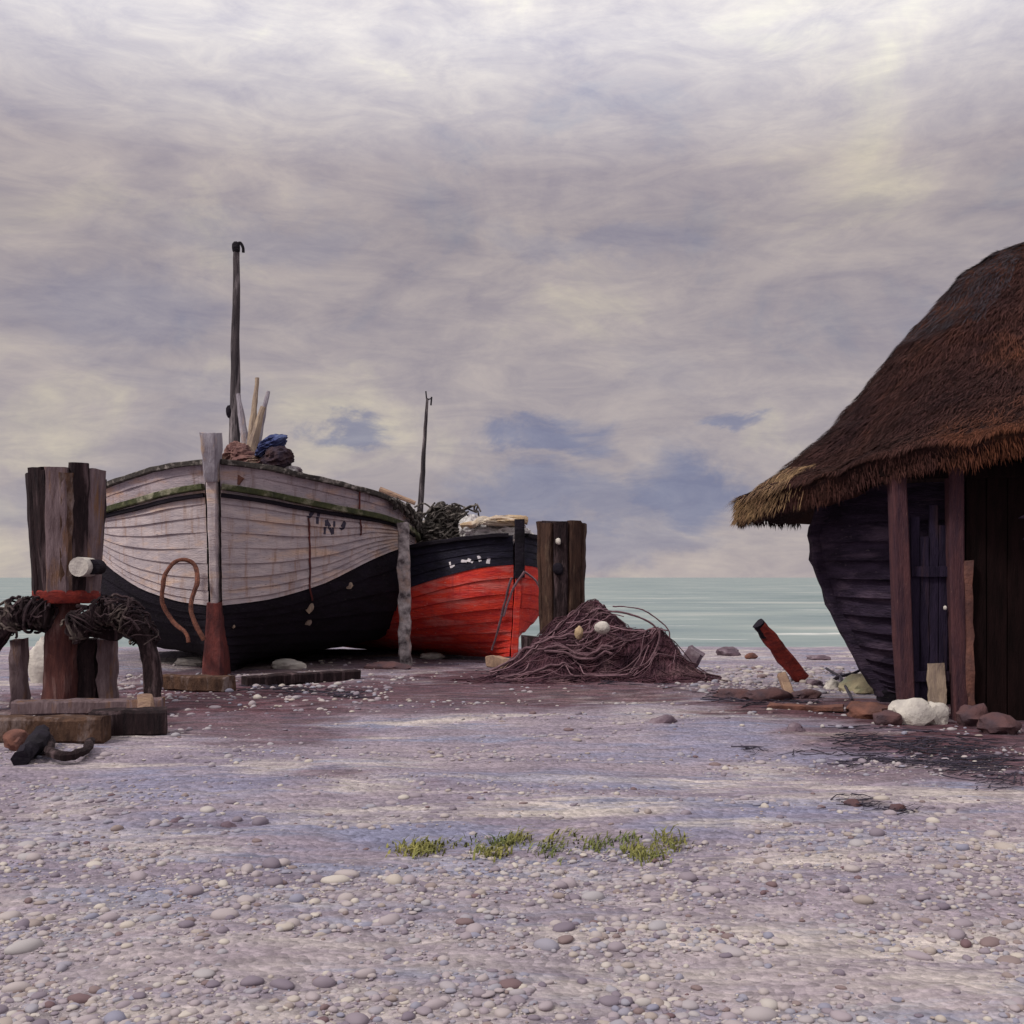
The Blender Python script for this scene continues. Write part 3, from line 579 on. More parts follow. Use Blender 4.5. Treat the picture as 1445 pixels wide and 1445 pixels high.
# ------------------------------------------------------------------ capstans
def stave(bm, c, ang, r0, r1, z0, z1, w, d, seed, n=14):
    pts = []; sc = []
    for i in range(n):
        t = i / (n - 1); r = r0 + (r1 - r0) * t; pts.append(Vector((c.x + math.cos(ang) * r, c.y + math.sin(ang) * r, z0 + (z1 - z0) * t)))
    return sweep(bm, pts, rect(w, d, .16), None, Vector((math.cos(ang), math.sin(ang), 0)), .013, seed)
def left_capstan():
    c = Vector((-4.14, 10.2, 0)); root = thing('capstan', 'tall weathered wooden capstan with a red iron band, left of the pale boat', 'capstan', c, 'beach capstans')
    core = BM(); sweep(core, line(c + Vector((0, 0, 1.08)), c + Vector((.0, 0, 2.12)), 12), circ(.26, 14), [.85 + .15 * i / 11 for i in range(12)], Vector((0, 1, 0)), .02, 2)
    obj('drum', core, M['oak_dark'], root)
    spec = [(-84, 'oak_grey', 2.20, .20), (-150, 'oak_dark', 2.19, .24), (-124, 'oak_dark', 2.20, .20), (-46, 'oak_dark', 2.21, .16), (-10, 'oak_grey', 2.20, .24), (40, 'oak_dark', 2.16, .22), (95, 'oak_dark', 2.17, .24), (150, 'oak_dark', 2.19, .24), (-104, 'oak_dark', 2.18, .07), (-68, 'oak_brown', 2.185, .14)]
    for k, (a, m, zt, w) in enumerate(spec):
        obj('stave', stave(BM(), c, rad(a), .225, .285, 1.06, zt + .035 * math.sin(k * 4.7), w, .12, k * 3.3), M[m], root)
    bd = BM(); sweep(bd, [c + Vector((0, 0, z)) for z in (.965, .98, 1.07, 1.085)], circ(.30, 24), [.97, 1, 1, .96], Vector((0, 1, 0)), .006, 4); obj('iron_band', bd, M['red_iron'], root)
    sp = BM(); sweep(sp, line(c + Vector((-.05, 0, -.05)), c + Vector((-.03, 0, .98)), 14), circ(.155, 12), [1.12 - .12 * i / 13 for i in range(14)], Vector((0, 1, 0)), .025, 7); obj('spindle', sp, M['oak_red'], root)
    kb = BM(); q = P(115, 800, 9.86); tube(kb, [q + Vector((0, .2, 0)), q + Vector((0, -.07, 0))], .088, 6, 14); ko = obj('bar_end', kb, M['white_chalk'], root)
    sk = BM(); q2 = P(128, 800, 9.93); tube(sk, [q2 + Vector((0, .2, .0)), q2 + Vector((.02, -.03, .0))], .07, 6, 12); obj('bar_socket', sk, M['tar'], root)
    for k, (pts, r) in enumerate((([(104, 900), (130, 872), (165, 868), (196, 890), (212, 930), (216, 988)], .072), ([(70, 872), (44, 866), (18, 872), (-8, 900), (-22, 940), (-26, 996)], .08))):
        b = BM(); sweep(b, crv([P(x, y, 9.98) for x, y in pts], 24), rect(r * 2, r * 1.8), [1.25 - .35 * i / 23 for i in range(24)], Vector((0, 1, 0)), .028, k + 2); obj('brace', b, M['oak_dark'], root)
    b = BM(); beam(b, P(-30, 868, 10.15), P(172, 892, 10.15), .15, .16, 16, .03, 6); obj('cross_beam', b, M['oak_dark'], root)
    for k, (x, w, m) in enumerate(((124, .17, 'oak_dark'), (152, .15, 'oak_grey'), (28, .14, 'oak_grey'))):
        b = BM(); beam(b, Vector(((x - 722.5) / FPX * 10.25, 10.25, -.06)), Vector(((x - 722.5) / FPX * 10.25, 10.25, .62)), w, w, 10, .03, 9 + k); obj('leg', b, M[m], root)
    rr = random.Random(31)
    for pts, lb, n in (([(100, 896), (130, 868), (165, 862), (196, 884), (210, 918)], 'ragged dark net wound over the right brace of the tall capstan', 110), ([(72, 872), (44, 864), (18, 870), (-8, 896)], 'ragged dark net wound over the left brace of the tall capstan', 90)):
        ax = crv([P(x, y, 9.93) for x, y in pts], 40); b = BM()
        for k in range(n):
            i0 = rr.randint(0, 30); ln = rr.randint(4, 9); c_ = []; ph = rr.uniform(0, 6.28); tw = rr.uniform(-.7, .7); r0 = rr.uniform(.095, .15)
            for j in range(ln):
                q = ax[i0 + j]; d = ax[min(i0 + j + 1, 39)] - ax[max(i0 + j - 1, 0)]; u, w_ = frame_at(d, Vector((0, 1, 0))); an = ph + tw * j
                c_.append(q + u * math.cos(an) * r0 + w_ * math.sin(an) * r0 + Vector((rr.gauss(0, .008), 0, rr.gauss(0, .008) - (.05 * (j / ln) if k % 7 == 0 else 0))))
            tube(b, c_, rr.uniform(.007, .017), 16, 5, .8, .004, k)
        tag(obj('old_net', b, M['old_net'], loc=ax[10]), lb, 'fishing net')
    return root
left_capstan()
def right_capstan():
    c = Vector((.62, 13.75, 0)); root = thing('capstan', 'squat dark brown capstan drum rising out of the net pile', 'capstan', c, 'beach capstans')
    b = BM(); sweep(b, line(c + Vector((0, 0, .5)), c + Vector((.01, 0, 1.9)), 16), circ(.26, 16), [.88 + .12 * min(1, i / 10) + (.02 if i > 13 else 0) for i in range(16)], Vector((0, 1, 0)), .03, 4); obj('drum', b, M['oak_dark'], root)
    for k, a in enumerate(range(0, 360, 40)):
        obj('stave', stave(BM(), c, rad(a - 95), .225, .262, .5, 1.89 + .015 * math.sin(k * 2.1), .17, .09, k * 2.7), M['brown_drum' if k % 3 else 'oak_dark'], root)
    b = BM(); sweep(b, line(c + Vector((0, 0, -.05)), c + Vector((0, 0, .6)), 8), circ(.16, 12), None, Vector((0, 1, 0)), .02, 3); obj('spindle', b, M['oak_dark'], root)
    b = BM(); beam(b, c + Vector((-.5, .05, .36)), c + Vector((.62, .05, .36)), .2, .2, 10, .03); obj('cross_beam', b, M['oak_dark'], root)
    for s in (-.42, .5):
        b = BM(); beam(b, c + Vector((s, .05, -.05)), c + Vector((s, .05, .3)), .17, .17, 8, .02); obj('leg', b, M['oak_dark'], root)
    b = BM(); blob(b, P(788, 764, 13.42), (.035, .03, .04), 2, .3); obj('nail_head', b, M['white_chalk'], root)
    b = BM(); blob(b, P(788, 803, 13.43), (.07, .05, .075), 2, .3); obj('bar_socket', b, M['tar'], root)
right_capstan()

# ------------------------------------------------------------------ net pile and ropes on the beach
def net_pile():
    rr = random.Random(21); c = Vector((.85, 13.1, 0)); bm = BM()
    def hgt(x, y):
        h = .72 * math.exp(-(((x - .90) / .44) ** 2 + ((y - 13.45) / .45) ** 2)) + .34 * math.exp(-(((x - .35) / .5) ** 2 + ((y - 12.95) / .45) ** 2)) + .46 * math.exp(-(((x - 1.34) / .40) ** 2 + ((y - 13.1) / .45) ** 2)) + .34 * math.exp(-(((x - .42) / .26) ** 2 + ((y - 13.6) / .35) ** 2)) + .12 * math.exp(-(((x - 2.1) / .4) ** 2 + ((y - 12.7) / .4) ** 2)) + .32 * math.exp(-(((x - 1.75) / .34) ** 2 + ((y - 12.9) / .4) ** 2))
        h += .10 * abs(nz3((x, y, 0), 3.4, 11)) * min(1, h * 4)
        return h + .13 * nz3((x, y, 0), 2.6, 3) * min(1, h * 4) + .07 * nz3((x, y, 0), 6, 3) * min(1, h * 4) + .03 * nz3((x, y, 0), 14, 5) - .06
    nx, ny = 90, 60; V = []
    for j in range(ny):
        for i in range(nx):
            x = -.9 + 3.4 * i / (nx - 1); y = 11.7 + 2.9 * j / (ny - 1); V.append(bm.verts.new((x, y, hgt(x, y))))
    for j in range(ny - 1):
        for i in range(nx - 1): bm.faces.new((V[j * nx + i], V[j * nx + i + 1], V[(j + 1) * nx + i + 1], V[(j + 1) * nx + i]))
    # knotted mesh draped over the heap
    for fam in (1, -1):
        for k in range(-40, 90):
            c_ = []
            for i in range(46):
                t = i / 45; y = 12.2 + 1.5 * t; x = k * .045 + fam * .9 * (t - .5) + .14 * nz3((k * .045, t * 3, 0), 1.6, 4); y += .10 * nz3((x, t * 4, 0), 2, 9); h = hgt(x, y)
                if h < .03 or x < -.85 or x > 2.4:
                    if len(c_) > 3: sweep(bm, c_, circ(.0042, 3), None, Vector((.1, .2, 1)).normalized())
                    c_ = []; continue
                c_.append(Vector((x, y, h + .012)))
            if len(c_) > 3: sweep(bm, c_, circ(.0042, 3), None, Vector((.1, .2, 1)).normalized())
    # loose twine
    for k in range(420):
        x = rr.gauss(.85, .6); y = rr.uniform(12.2, 13.6); a = rr.uniform(-.5, .5) + (math.pi / 2 if rr.random() < .25 else 0); L_ = rr.uniform(.25, .9); c_ = []
        bend = rr.uniform(-.5, .5)
        for i in range(5):
            t = i / 4 - .5; px = x + math.cos(a + bend * t) * L_ * t; py = y + math.sin(a + bend * t) * L_ * t * .7; c_.append(Vector((px, py, max(hgt(px, py), -.03) + .012 + rr.uniform(0, .02))))
        tube(bm, c_, rr.uniform(.003, .008), 9, 4)
    tag(obj('net_pile', bm, M['net'], loc=c), 'big heap of plum brown fishing nets around the squat capstan', 'fishing net')
    def smooth_path(q, lift):
        zs = [max(hgt(v.x, v.y), hgt(v.x, v.y + .06), hgt(v.x + .05, v.y), hgt(v.x - .05, v.y), 0) for v in q]
        for i, v in enumerate(q): w = zs[max(0, i - 4):i + 5]; v.z = max(sum(w) / len(w), zs[i]) + lift
        return q
    b = BM(); rr = random.Random(77)
    for k in range(60):
        x = rr.gauss(.95, .65); y = rr.uniform(12.1, 13.3); L_ = rr.uniform(.4, 1.2); a = rr.gauss(.35, .25); bd = rr.gauss(.5, .35)
        q = [Vector((x + L_ * (t - .5) * math.cos(a + bd * (t - .5)), y + L_ * (t - .5) * math.sin(a + bd * (t - .5)) * 1.1, 0)) for t in [i / 19 for i in range(20)]]
        q = [v for v in q if hgt(v.x, v.y) > .0]
        if len(q) > 5: smooth_path(q, .012); sweep(b, q, circ(rr.uniform(.004, .009), 5), None, Vector((.1, .2, 1)).normalized(), .002, k)
    tag(obj('cord_tangle', b, M['net_rope'], loc=(.75, 12.9, 0)), 'tangle of thin mauve cords strewn over the plum brown net heap', 'cord')
    ropes = [([(690, 915), (745, 875), (800, 850), (850, 840)], .017, 12.75, 'light rope slanting across the front of the red boat up to the net pile'),
             ([(760, 912), (810, 893), (850, 868), (868, 852)], .018, 12.5, 'pale rope curving up the middle of the net pile'),
             ([(770, 920), (815, 916), (850, 897), (866, 872), (862, 858)], .017, 12.45, 'rope looped at the crest of the net pile'),
             ([(750, 962), (800, 950), (845, 935), (868, 905)], .011, 11.9, 'thin rope sweeping along the foot of the net pile'),
             ([(855, 862), (895, 868), (925, 885), (930, 905), (905, 950)], .012, 12.6, 'rope arching out over the right end of the net pile'),
             ([(865, 856), (905, 860), (940, 884), (945, 900)], .008, 12.7, 'thinnest cord arching highest over the right end of the net pile'),
             ([(840, 960), (880, 940), (905, 915), (926, 900)], .012, 12.0, 'rope running right along the low end of the net pile'),
             ([(700, 930), (745, 936), (785, 944), (812, 938)], .013, 12.3, 'rope lying left of the net pile near the tan plank')]
    for pts, r, D, lb in ropes:
        b = BM(); q = crv([P(x, y, D) for x, y in pts], 26)
        if 'arching' not in lb:
            for v in q: v.y = min(v.y + .25, 13.4)
            smooth_path(q, r * 1.1)
        tube(b, q, r, 60, 7, 1, .010, r * 100); tag(obj('rope', b, M['net_rope'], loc=P(*pts[0], D)), lb, 'rope', 'ropes on the net pile')
    b = BM()
    for pts in ([(722, 815), (712, 850), (704, 885), (694, 918)], [(740, 806), (722, 835), (710, 870)], [(740, 806), (755, 818), (766, 840)]): tube(b, [P(x, y, 15.25) for x, y in pts], .018, 24, 7, .8, .012)
    tag(obj('bow_rope', b, M['net_rope'], loc=P(740, 806, 15)), 'mauve ropes hanging in a fork over the bow of the red boat', 'rope')
    b = BM(); blob(b, P(850, 886, 12.5), (.09, .085, .075), 3, .12); tag(obj('net_float', b, M['white_chalk'], loc=P(850, 895, 12.3)), 'round whitish float caught in the net pile', 'float')
    b = BM(); blob(b, P(817, 893, 12.5), (.05, .06, .075), 3, .2, 3, 4); tag(obj('net_float', b, M['tan_cloth'], loc=P(817, 900, 12.25)), 'small cream float left of the round float in the net pile', 'float')
    b = BM(); beam(b, G(690, 938) + Vector((0, 0, .05)), G(756, 951) + Vector((0, 0, .07)), .10, .16, 12, .02, 3); tag(obj('plank', b, M['plank_tan'], loc=G(722, 945)), 'tan plank lying at the left foot of the net pile', 'plank')
    b = BM(); beam(b, G(962, 948), P(984, 918, 13.9), .22, .2, 8, .03, 5); tag(obj('timber_block', b, M['stone_mauve'], loc=G(962, 948)), 'short mauve timber block tilted at the right end of the net pile', 'timber')
    b = BM(); beam(b, P(934, 908, 13.8), G(968, 950), .12, .14, 8, .03, 7); tag(obj('timber_block', b, M['net'], loc=G(946, 944)), 'dark plum timber slanting down against the mauve block', 'timber')
net_pile()

def left_clutter():
    b = BM(); beam(b, G(-90, 1046) + Vector((0, 0, .09)), G(150, 1046) + Vector((0, 0, .09)), .2, .19, 22, .014, 3); tag(obj('timber_beam', b, M['oak_brown'], loc=G(60, 1046)), 'long mossy brown beam lying in front of the tall capstan', 'beam', 'timbers lying round the tall capstan')
    b = BM(); beam(b, G(128, 1040) + Vector((0, 0, .1)), G(236, 1036) + Vector((0, 0, .1)), .24, .20, 14, .014, 5); tag(obj('timber_beam', b, M['oak_dark'], loc=G(180, 1040)), 'short dark beam end butting the long brown beam', 'beam', 'timbers lying round the tall capstan')
    b = BM(); beam(b, G(205, 1022) + Vector((0, 0, 0)), G(206, 1020) + Vector((0, 0, .22)), .12, .12, 6, .02); tag(obj('stake', b, M['plank_tan'], loc=G(205, 1022)), 'small ochre stake behind the short dark beam', 'stake')
    b = BM(); beam(b, G(20, 1008) + Vector((0, 0, .06)), G(230, 1004) + Vector((0, 0, .06)), .2, .12, 16, .014, 7); tag(obj('timber_beam', b, M['oak_grey'], loc=G(120, 1006)), 'grey beam across the foot of the tall capstan', 'beam', 'timbers lying round the tall capstan')
    b = BM(); beam(b, G(228, 973) + Vector((0, 0, .08)), G(325, 977) + Vector((0, 0, .08)), .2, .17, 16, .014, 9); tag(obj('timber_beam', b, M['oak_brown'], loc=G(280, 975)), 'brown skid log beneath the bow of the pale boat', 'beam', 'timbers lying round the tall capstan')
    b = BM(); beam(b, G(345, 968) + Vector((0, 0, .05)), G(505, 958) + Vector((0, 0, .05)), .16, .12, 18, .014, 11); tag(obj('timber_beam', b, M['oak_dark'], loc=G(420, 962)), 'low dark skid beneath the right side of the pale boat', 'beam', 'timbers lying round the tall capstan')
    b = BM(); q = [G(70, 1052), G(72, 1072), G(95, 1078), G(122, 1068), G(128, 1055)]; tube(b, [p + Vector((0, 0, .05)) for p in q], .032, 30, 7, 1, .02); tag(obj('rope', b, M['oak_dark'], loc=G(95, 1070)), 'black rope curled on sand under the long brown beam', 'rope')
    b = BM(); tube(b, [G(28, 1080) + Vector((0, 0, .04)), G(48, 1066) + Vector((0, 0, .07)), G(60, 1052) + Vector((0, 0, .08))], .06, 16, 8, 1, .03); tag(obj('rope_end', b, M['tar'], loc=G(45, 1070)), 'fat black rope end at the left edge below the long beam', 'rope')
    b = BM(); blob(b, G(34, 1054) + Vector((0, -.1, .06)), (.09, .08, .08), 3, .3); tag(obj('stone', b, M['stone_rust'], loc=G(34, 1058)), 'rust red stone beside the fat rope end', 'stone', 'stones on the beach')
    b = BM(); blob(b, G(62, 965) + Vector((-.12, .2, .2)), (.14, .1, .28), 3, .3, 3, 4); tag(obj('chalk_block', b, M['white_chalk'], loc=G(62, 965)), 'whitish chalk block behind the tall capstan at the left edge', 'stone')
left_clutter()

# ------------------------------------------------------------------ thatched boat hut (an old hull under a straw roof)
def hut():
    root = thing('boat_hut', 'thatched hut made of an old violet boat hull, standing at the right edge', 'hut', (5.2, 10.6, 0))
    S = [0, .12, .35, .7, 1.2, 2.0, 3.2, 4.6, 5.6, 6.2]
    k = lambda f, w0=.06: [w0] + [f * v + w0 * (1 - v) for v in (.30, .55, .76, .92, 1.0, 1.0, .9, .55, .06)]
    half = [[.07] * 10, k(.32), k(.68), k(.95), k(1.10), k(1.18), k(1.14)]
    z = [[.10] * 10, [.24] * 10, [.50] * 10, [.85] * 10, [1.25] * 10, [1.65] * 10, [2.05] * 10]
    prof = [(.1, .62), (.3, .48), (.6, .33), (.95, .16), (1.3, .03), (1.6, -.02), (1.85, .05), (2.3, .14)]
    def rk(zz):
        for (z0, a), (z1, b) in zip(prof[:-1], prof[1:]):
            if zz <= z1: t = max(0, (zz - z0) / (z1 - z0)); return a + (b - a) * t
        return .14
    H = Hull((3.02, 10.75), (1, -.10), S, half, z, rk)
    obj('hull_planking', H.strakes(BM(), 0, 6, 14, lap=.055, seed=31), M['violet_plank'], root)
    obj('keel', beam(BM(), H.bow + H.a * .55 + Vector((0, 0, .02)), H.bow + H.a * 6 + Vector((0, 0, .02)), .16, .2), M['tar'], root)
    sm = BM(); sweep(sm, [H.bow + H.a * (rk(zz) - .03) + Vector((0, 0, zz)) for zz in np.linspace(.05, 2.1, 30)], rect(.12, .14), None, Vector((0, 1, 0)), .03, 3); obj('stem_post', sm, M['violet_plank'], root)
    # doorway framed on the near side
    Y = 9.42
    def X(px, D=Y): return (px - 722.5) / FPX * D
    b = BM(); sweep(b, [Vector((X(1266), Y, 2.15)), Vector((X(1268), Y - .01, 1.5)), Vector((X(1273), Y, .7)), Vector((X(1279), Y - .01, -.05))], rect(.125, .12), None, Vector((0, 1, 0)), .02, 3); obj('door_post', b, M['post_red'], root)
    b = BM(); sweep(b, [Vector((X(1346), Y, 2.2)), Vector((X(1348), Y, 1.4)), Vector((X(1350), Y, .6)), Vector((X(1354), Y, -.05))], rect(.12, .12), None, Vector((0, 1, 0)), .02, 5); obj('door_post', b, M['post_red'], root)
    b = BM(); beam(b, (X(1240), Y + .02, 2.12), (X(1600), Y + .02, 2.14), .13, .15, 20, .02); obj('lintel', b, M['opening_black'], root)
    d = BM(); xs = np.linspace(X(1287), X(1340), 5)
    for i in range(4): beam(d, ((xs[i] + xs[i + 1]) / 2, Y + .05, .02 + .05 * (i % 2)), ((xs[i] + xs[i + 1]) / 2, Y + .05, 1.72 - .22 * (i % 2) + .05 * i), xs[1] - xs[0] - .006, .035, 14, .008, i, 1.0)
    dr = obj('door', d, M['door_blue'], root)
    for zz in (.35, 1.25):
        b = BM(); beam(b, (xs[0], Y + .018, zz), (xs[-1], Y + .018, zz), .025, .09, 8, .004); obj('door_ledge', b, M['door_blue'], dr)
    b = BM(); blob(b, (X(1333), Y - .01, .94), (.016, .016, .02), 2, .1); obj('door_knob', b, M['white_chalk'], dr)
    b = BM(); beam(b, (X(1321), Y - .01, .06), (X(1320), Y - .01, .46), .15, .02, 10, .02, 4); obj('worn_board', b, M['spar'], root)
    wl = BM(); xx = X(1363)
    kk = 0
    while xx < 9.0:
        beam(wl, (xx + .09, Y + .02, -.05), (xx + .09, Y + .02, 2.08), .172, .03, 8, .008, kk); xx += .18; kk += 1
    obj('dark_opening_boards', wl, M['opening_black'], root)  # near-black boards stand in for the shade inside an open doorway
    b = BM(); beam(b, (X(1368), Y - .03, -.05), (X(1364), Y - .03, 1.35), .08, .04, 14, .03, 6); obj('jamb_board', b, M['stone_rust'], root)
    # roof: eave loop -> ridge
    tip = Vector((2.28, 11.0, 2.02))
    eave = crv([(8.9, 12.9, 2.3), (6, 12.9, 2.2), (3.9, 12.6, 2.08), (2.75, 11.95, 2.0), (2.30, 11.1, 2.0), (2.52, 10.2, 2.06), (3.05, 9.45, 2.20), (3.9, 8.98, 2.36), (5.2, 8.7, 2.44), (7, 8.6, 2.5), (8.9, 8.6, 2.5)], 100)
    ridge = crv([(8.9, 11.0, 4.9), (7.5, 11.0, 4.85), (5.65, 11.0, 4.63), (5.25, 11.0, 4.56), (5.1, 11.0, 4.53), (5.15, 10.95, 4.54), (5.32, 10.95, 4.58), (5.65, 10.95, 4.63), (6.2, 11.0, 4.70), (7.5, 11.0, 4.85), (8.9, 11.0, 4.9)], 100)
    # profile (fraction inwards, fraction upwards): sweeping eave, steep middle, rounded shoulder
    pf = [(0, 0), (.12, .08), (.245, .192), (.35, .31), (.455, .44), (.56, .585), (.66, .715), (.735, .81), (.815, .883), (.91, .95), (1, 1)]
    def surf(i, w):
        for (a0, b0), (a1, b1), kk in zip(pf[:-1], pf[1:], range(10)):
            if w <= (kk + 1) / 10: t = w * 10 - kk; f = a0 + (a1 - a0) * t; g = b0 + (b1 - b0) * t; break
        i0 = min(int(i), 98); t = i - i0; E = eave[i0].lerp(eave[i0 + 1], t); Rg = ridge[i0].lerp(ridge[i0 + 1], t)
        p = E.lerp(Rg, f); p.z = E.z + (Rg.z - E.z) * g
        p += Vector((nz3(p, 1.3, 2), nz3(p, 1.3, 5), nz3(p, 1.3, 8))) * .08 + Vector((nz3(p, 5, 2), nz3(p, 5, 5), nz3(p, 5, 8))) * .025
        return p
    bm = BM(); rows = []
    cen = Vector((6, 10.9, 2.1))
    under = []
    for i in range(100):
        E = surf(i, 0); inn = (Vector((5.6, 10.9, E.z)) - E); inn.z = 0; inn = inn.normalized() if inn.length > 0 else inn
        th = .22 + .05 * nz3(E, 2.5, 4)
        if i > 58: inn = Vector((0, 1, 0)) 
        if i < 30: inn = Vector((0, -1, 0))
        r = [E + inn * 1.1 + Vector((0, 0, .25)), E + inn * .5 + Vector((0, 0, -.02)), E + inn * .16 + Vector((0, 0, -th)), E + inn * .03 + Vector((0, 0, -th * .7)), E + Vector((0, 0, -th * .25)) - inn * .02]
        r += [surf(i, w / 30) for w in range(31)]
        rows.append([bm.verts.new(q) for q in r])
    for a, b in zip(rows[:-1], rows[1:]):
        for j in range(len(a) - 1): bm.faces.new((a[j], b[j], b[j + 1], a[j + 1]))
    bmesh.ops.recalc_face_normals(bm, faces=bm.faces)
    rf = obj('roof', bm, M['thatch'], root)
    # straws
    rr = random.Random(3)
    def blade(bm, p, d, n, L_, w, droop=0.0):
        s = d.cross(n).normalized() * w / 2
        q = p + d * L_ * .55 + n * .012; e = p + d * L_ + n * .016 - Vector((0, 0, droop))
        v = [bm.verts.new(x) for x in (p - s, p + s, q + s * .8, q - s * .8, e)]
        bm.faces.new((v[0], v[1], v[2], v[3])); bm.faces.new((v[3], v[2], v[4]))
    def strands(n, i0, i1, w0, w1, Lr, Wd, lift, drp=0.0):
        bm = BM()
        for k in range(n):
            i = rr.uniform(i0, i1); w = rr.uniform(w0, w1); p = surf(i, w); dn = (surf(i, max(w - .03, 0)) - surf(i, w + .03 if w < .97 else w))
            if dn.length < 1e-4: continue
            dn.normalize(); t = surf(min(i + .5, 98.9), w) - surf(max(i - .5, 0), w); nr = dn.cross(t).normalized()
            if nr.z < 0: nr = -nr
            dd = (dn + t.normalized() * rr.gauss(0, .26) + nr * rr.uniform(-.03, lift)).normalized()
            blade(bm, p + nr * rr.uniform(0, .015), dd, nr, rr.uniform(*Lr), rr.uniform(*Wd), drp)
        return bm
    obj('straw', strands(42000, 22, 84, 0.02, 1, (.05, .15), (.005, .012), .05), M['straw'], rf)
    fr = strands(9000, 25, 84, 0.0, .03, (.05, .13), (.005, .012), .02, .03)
    for k in range(6500):
        i = rr.uniform(25, 84); E = surf(i, 0); blade(fr, E + Vector((rr.uniform(-.02, .02), rr.uniform(-.02, .06), -rr.uniform(.02, .2))), Vector((rr.gauss(0, .22), rr.gauss(-.05, .15), -1)).normalized(), Vector((0, -1, 0)), rr.uniform(.03, .11), rr.uniform(.006, .012))
    obj('straw_fringe', fr, M['straw'], rf)
    gd = strands(1500, 36, 50, 0, .10, (.10, .24), (.006, .012), .12, .05)
    for k in range(2300):
        i = rr.gauss(42.5, 3.0); E = surf(max(30, min(54, i)), 0); dn = Vector((-.45 + rr.gauss(0, .25), -.2 + rr.gauss(0, .2), -1)).normalized(); blade(gd, E + Vector((rr.uniform(-.02, .05), 0, -rr.uniform(-.02, .16))), dn, Vector((-.3, -1, 0)).normalized(), rr.uniform(.06, .16), rr.uniform(.006, .012))
    obj('pale_straw', gd, M['straw_gold'], rf)
    obj('weathered_straw', strands(4500, 36, 62, .52, 1.0, (.08, .2), (.006, .013), .10), M['straw_ridge'], rf)
hut()

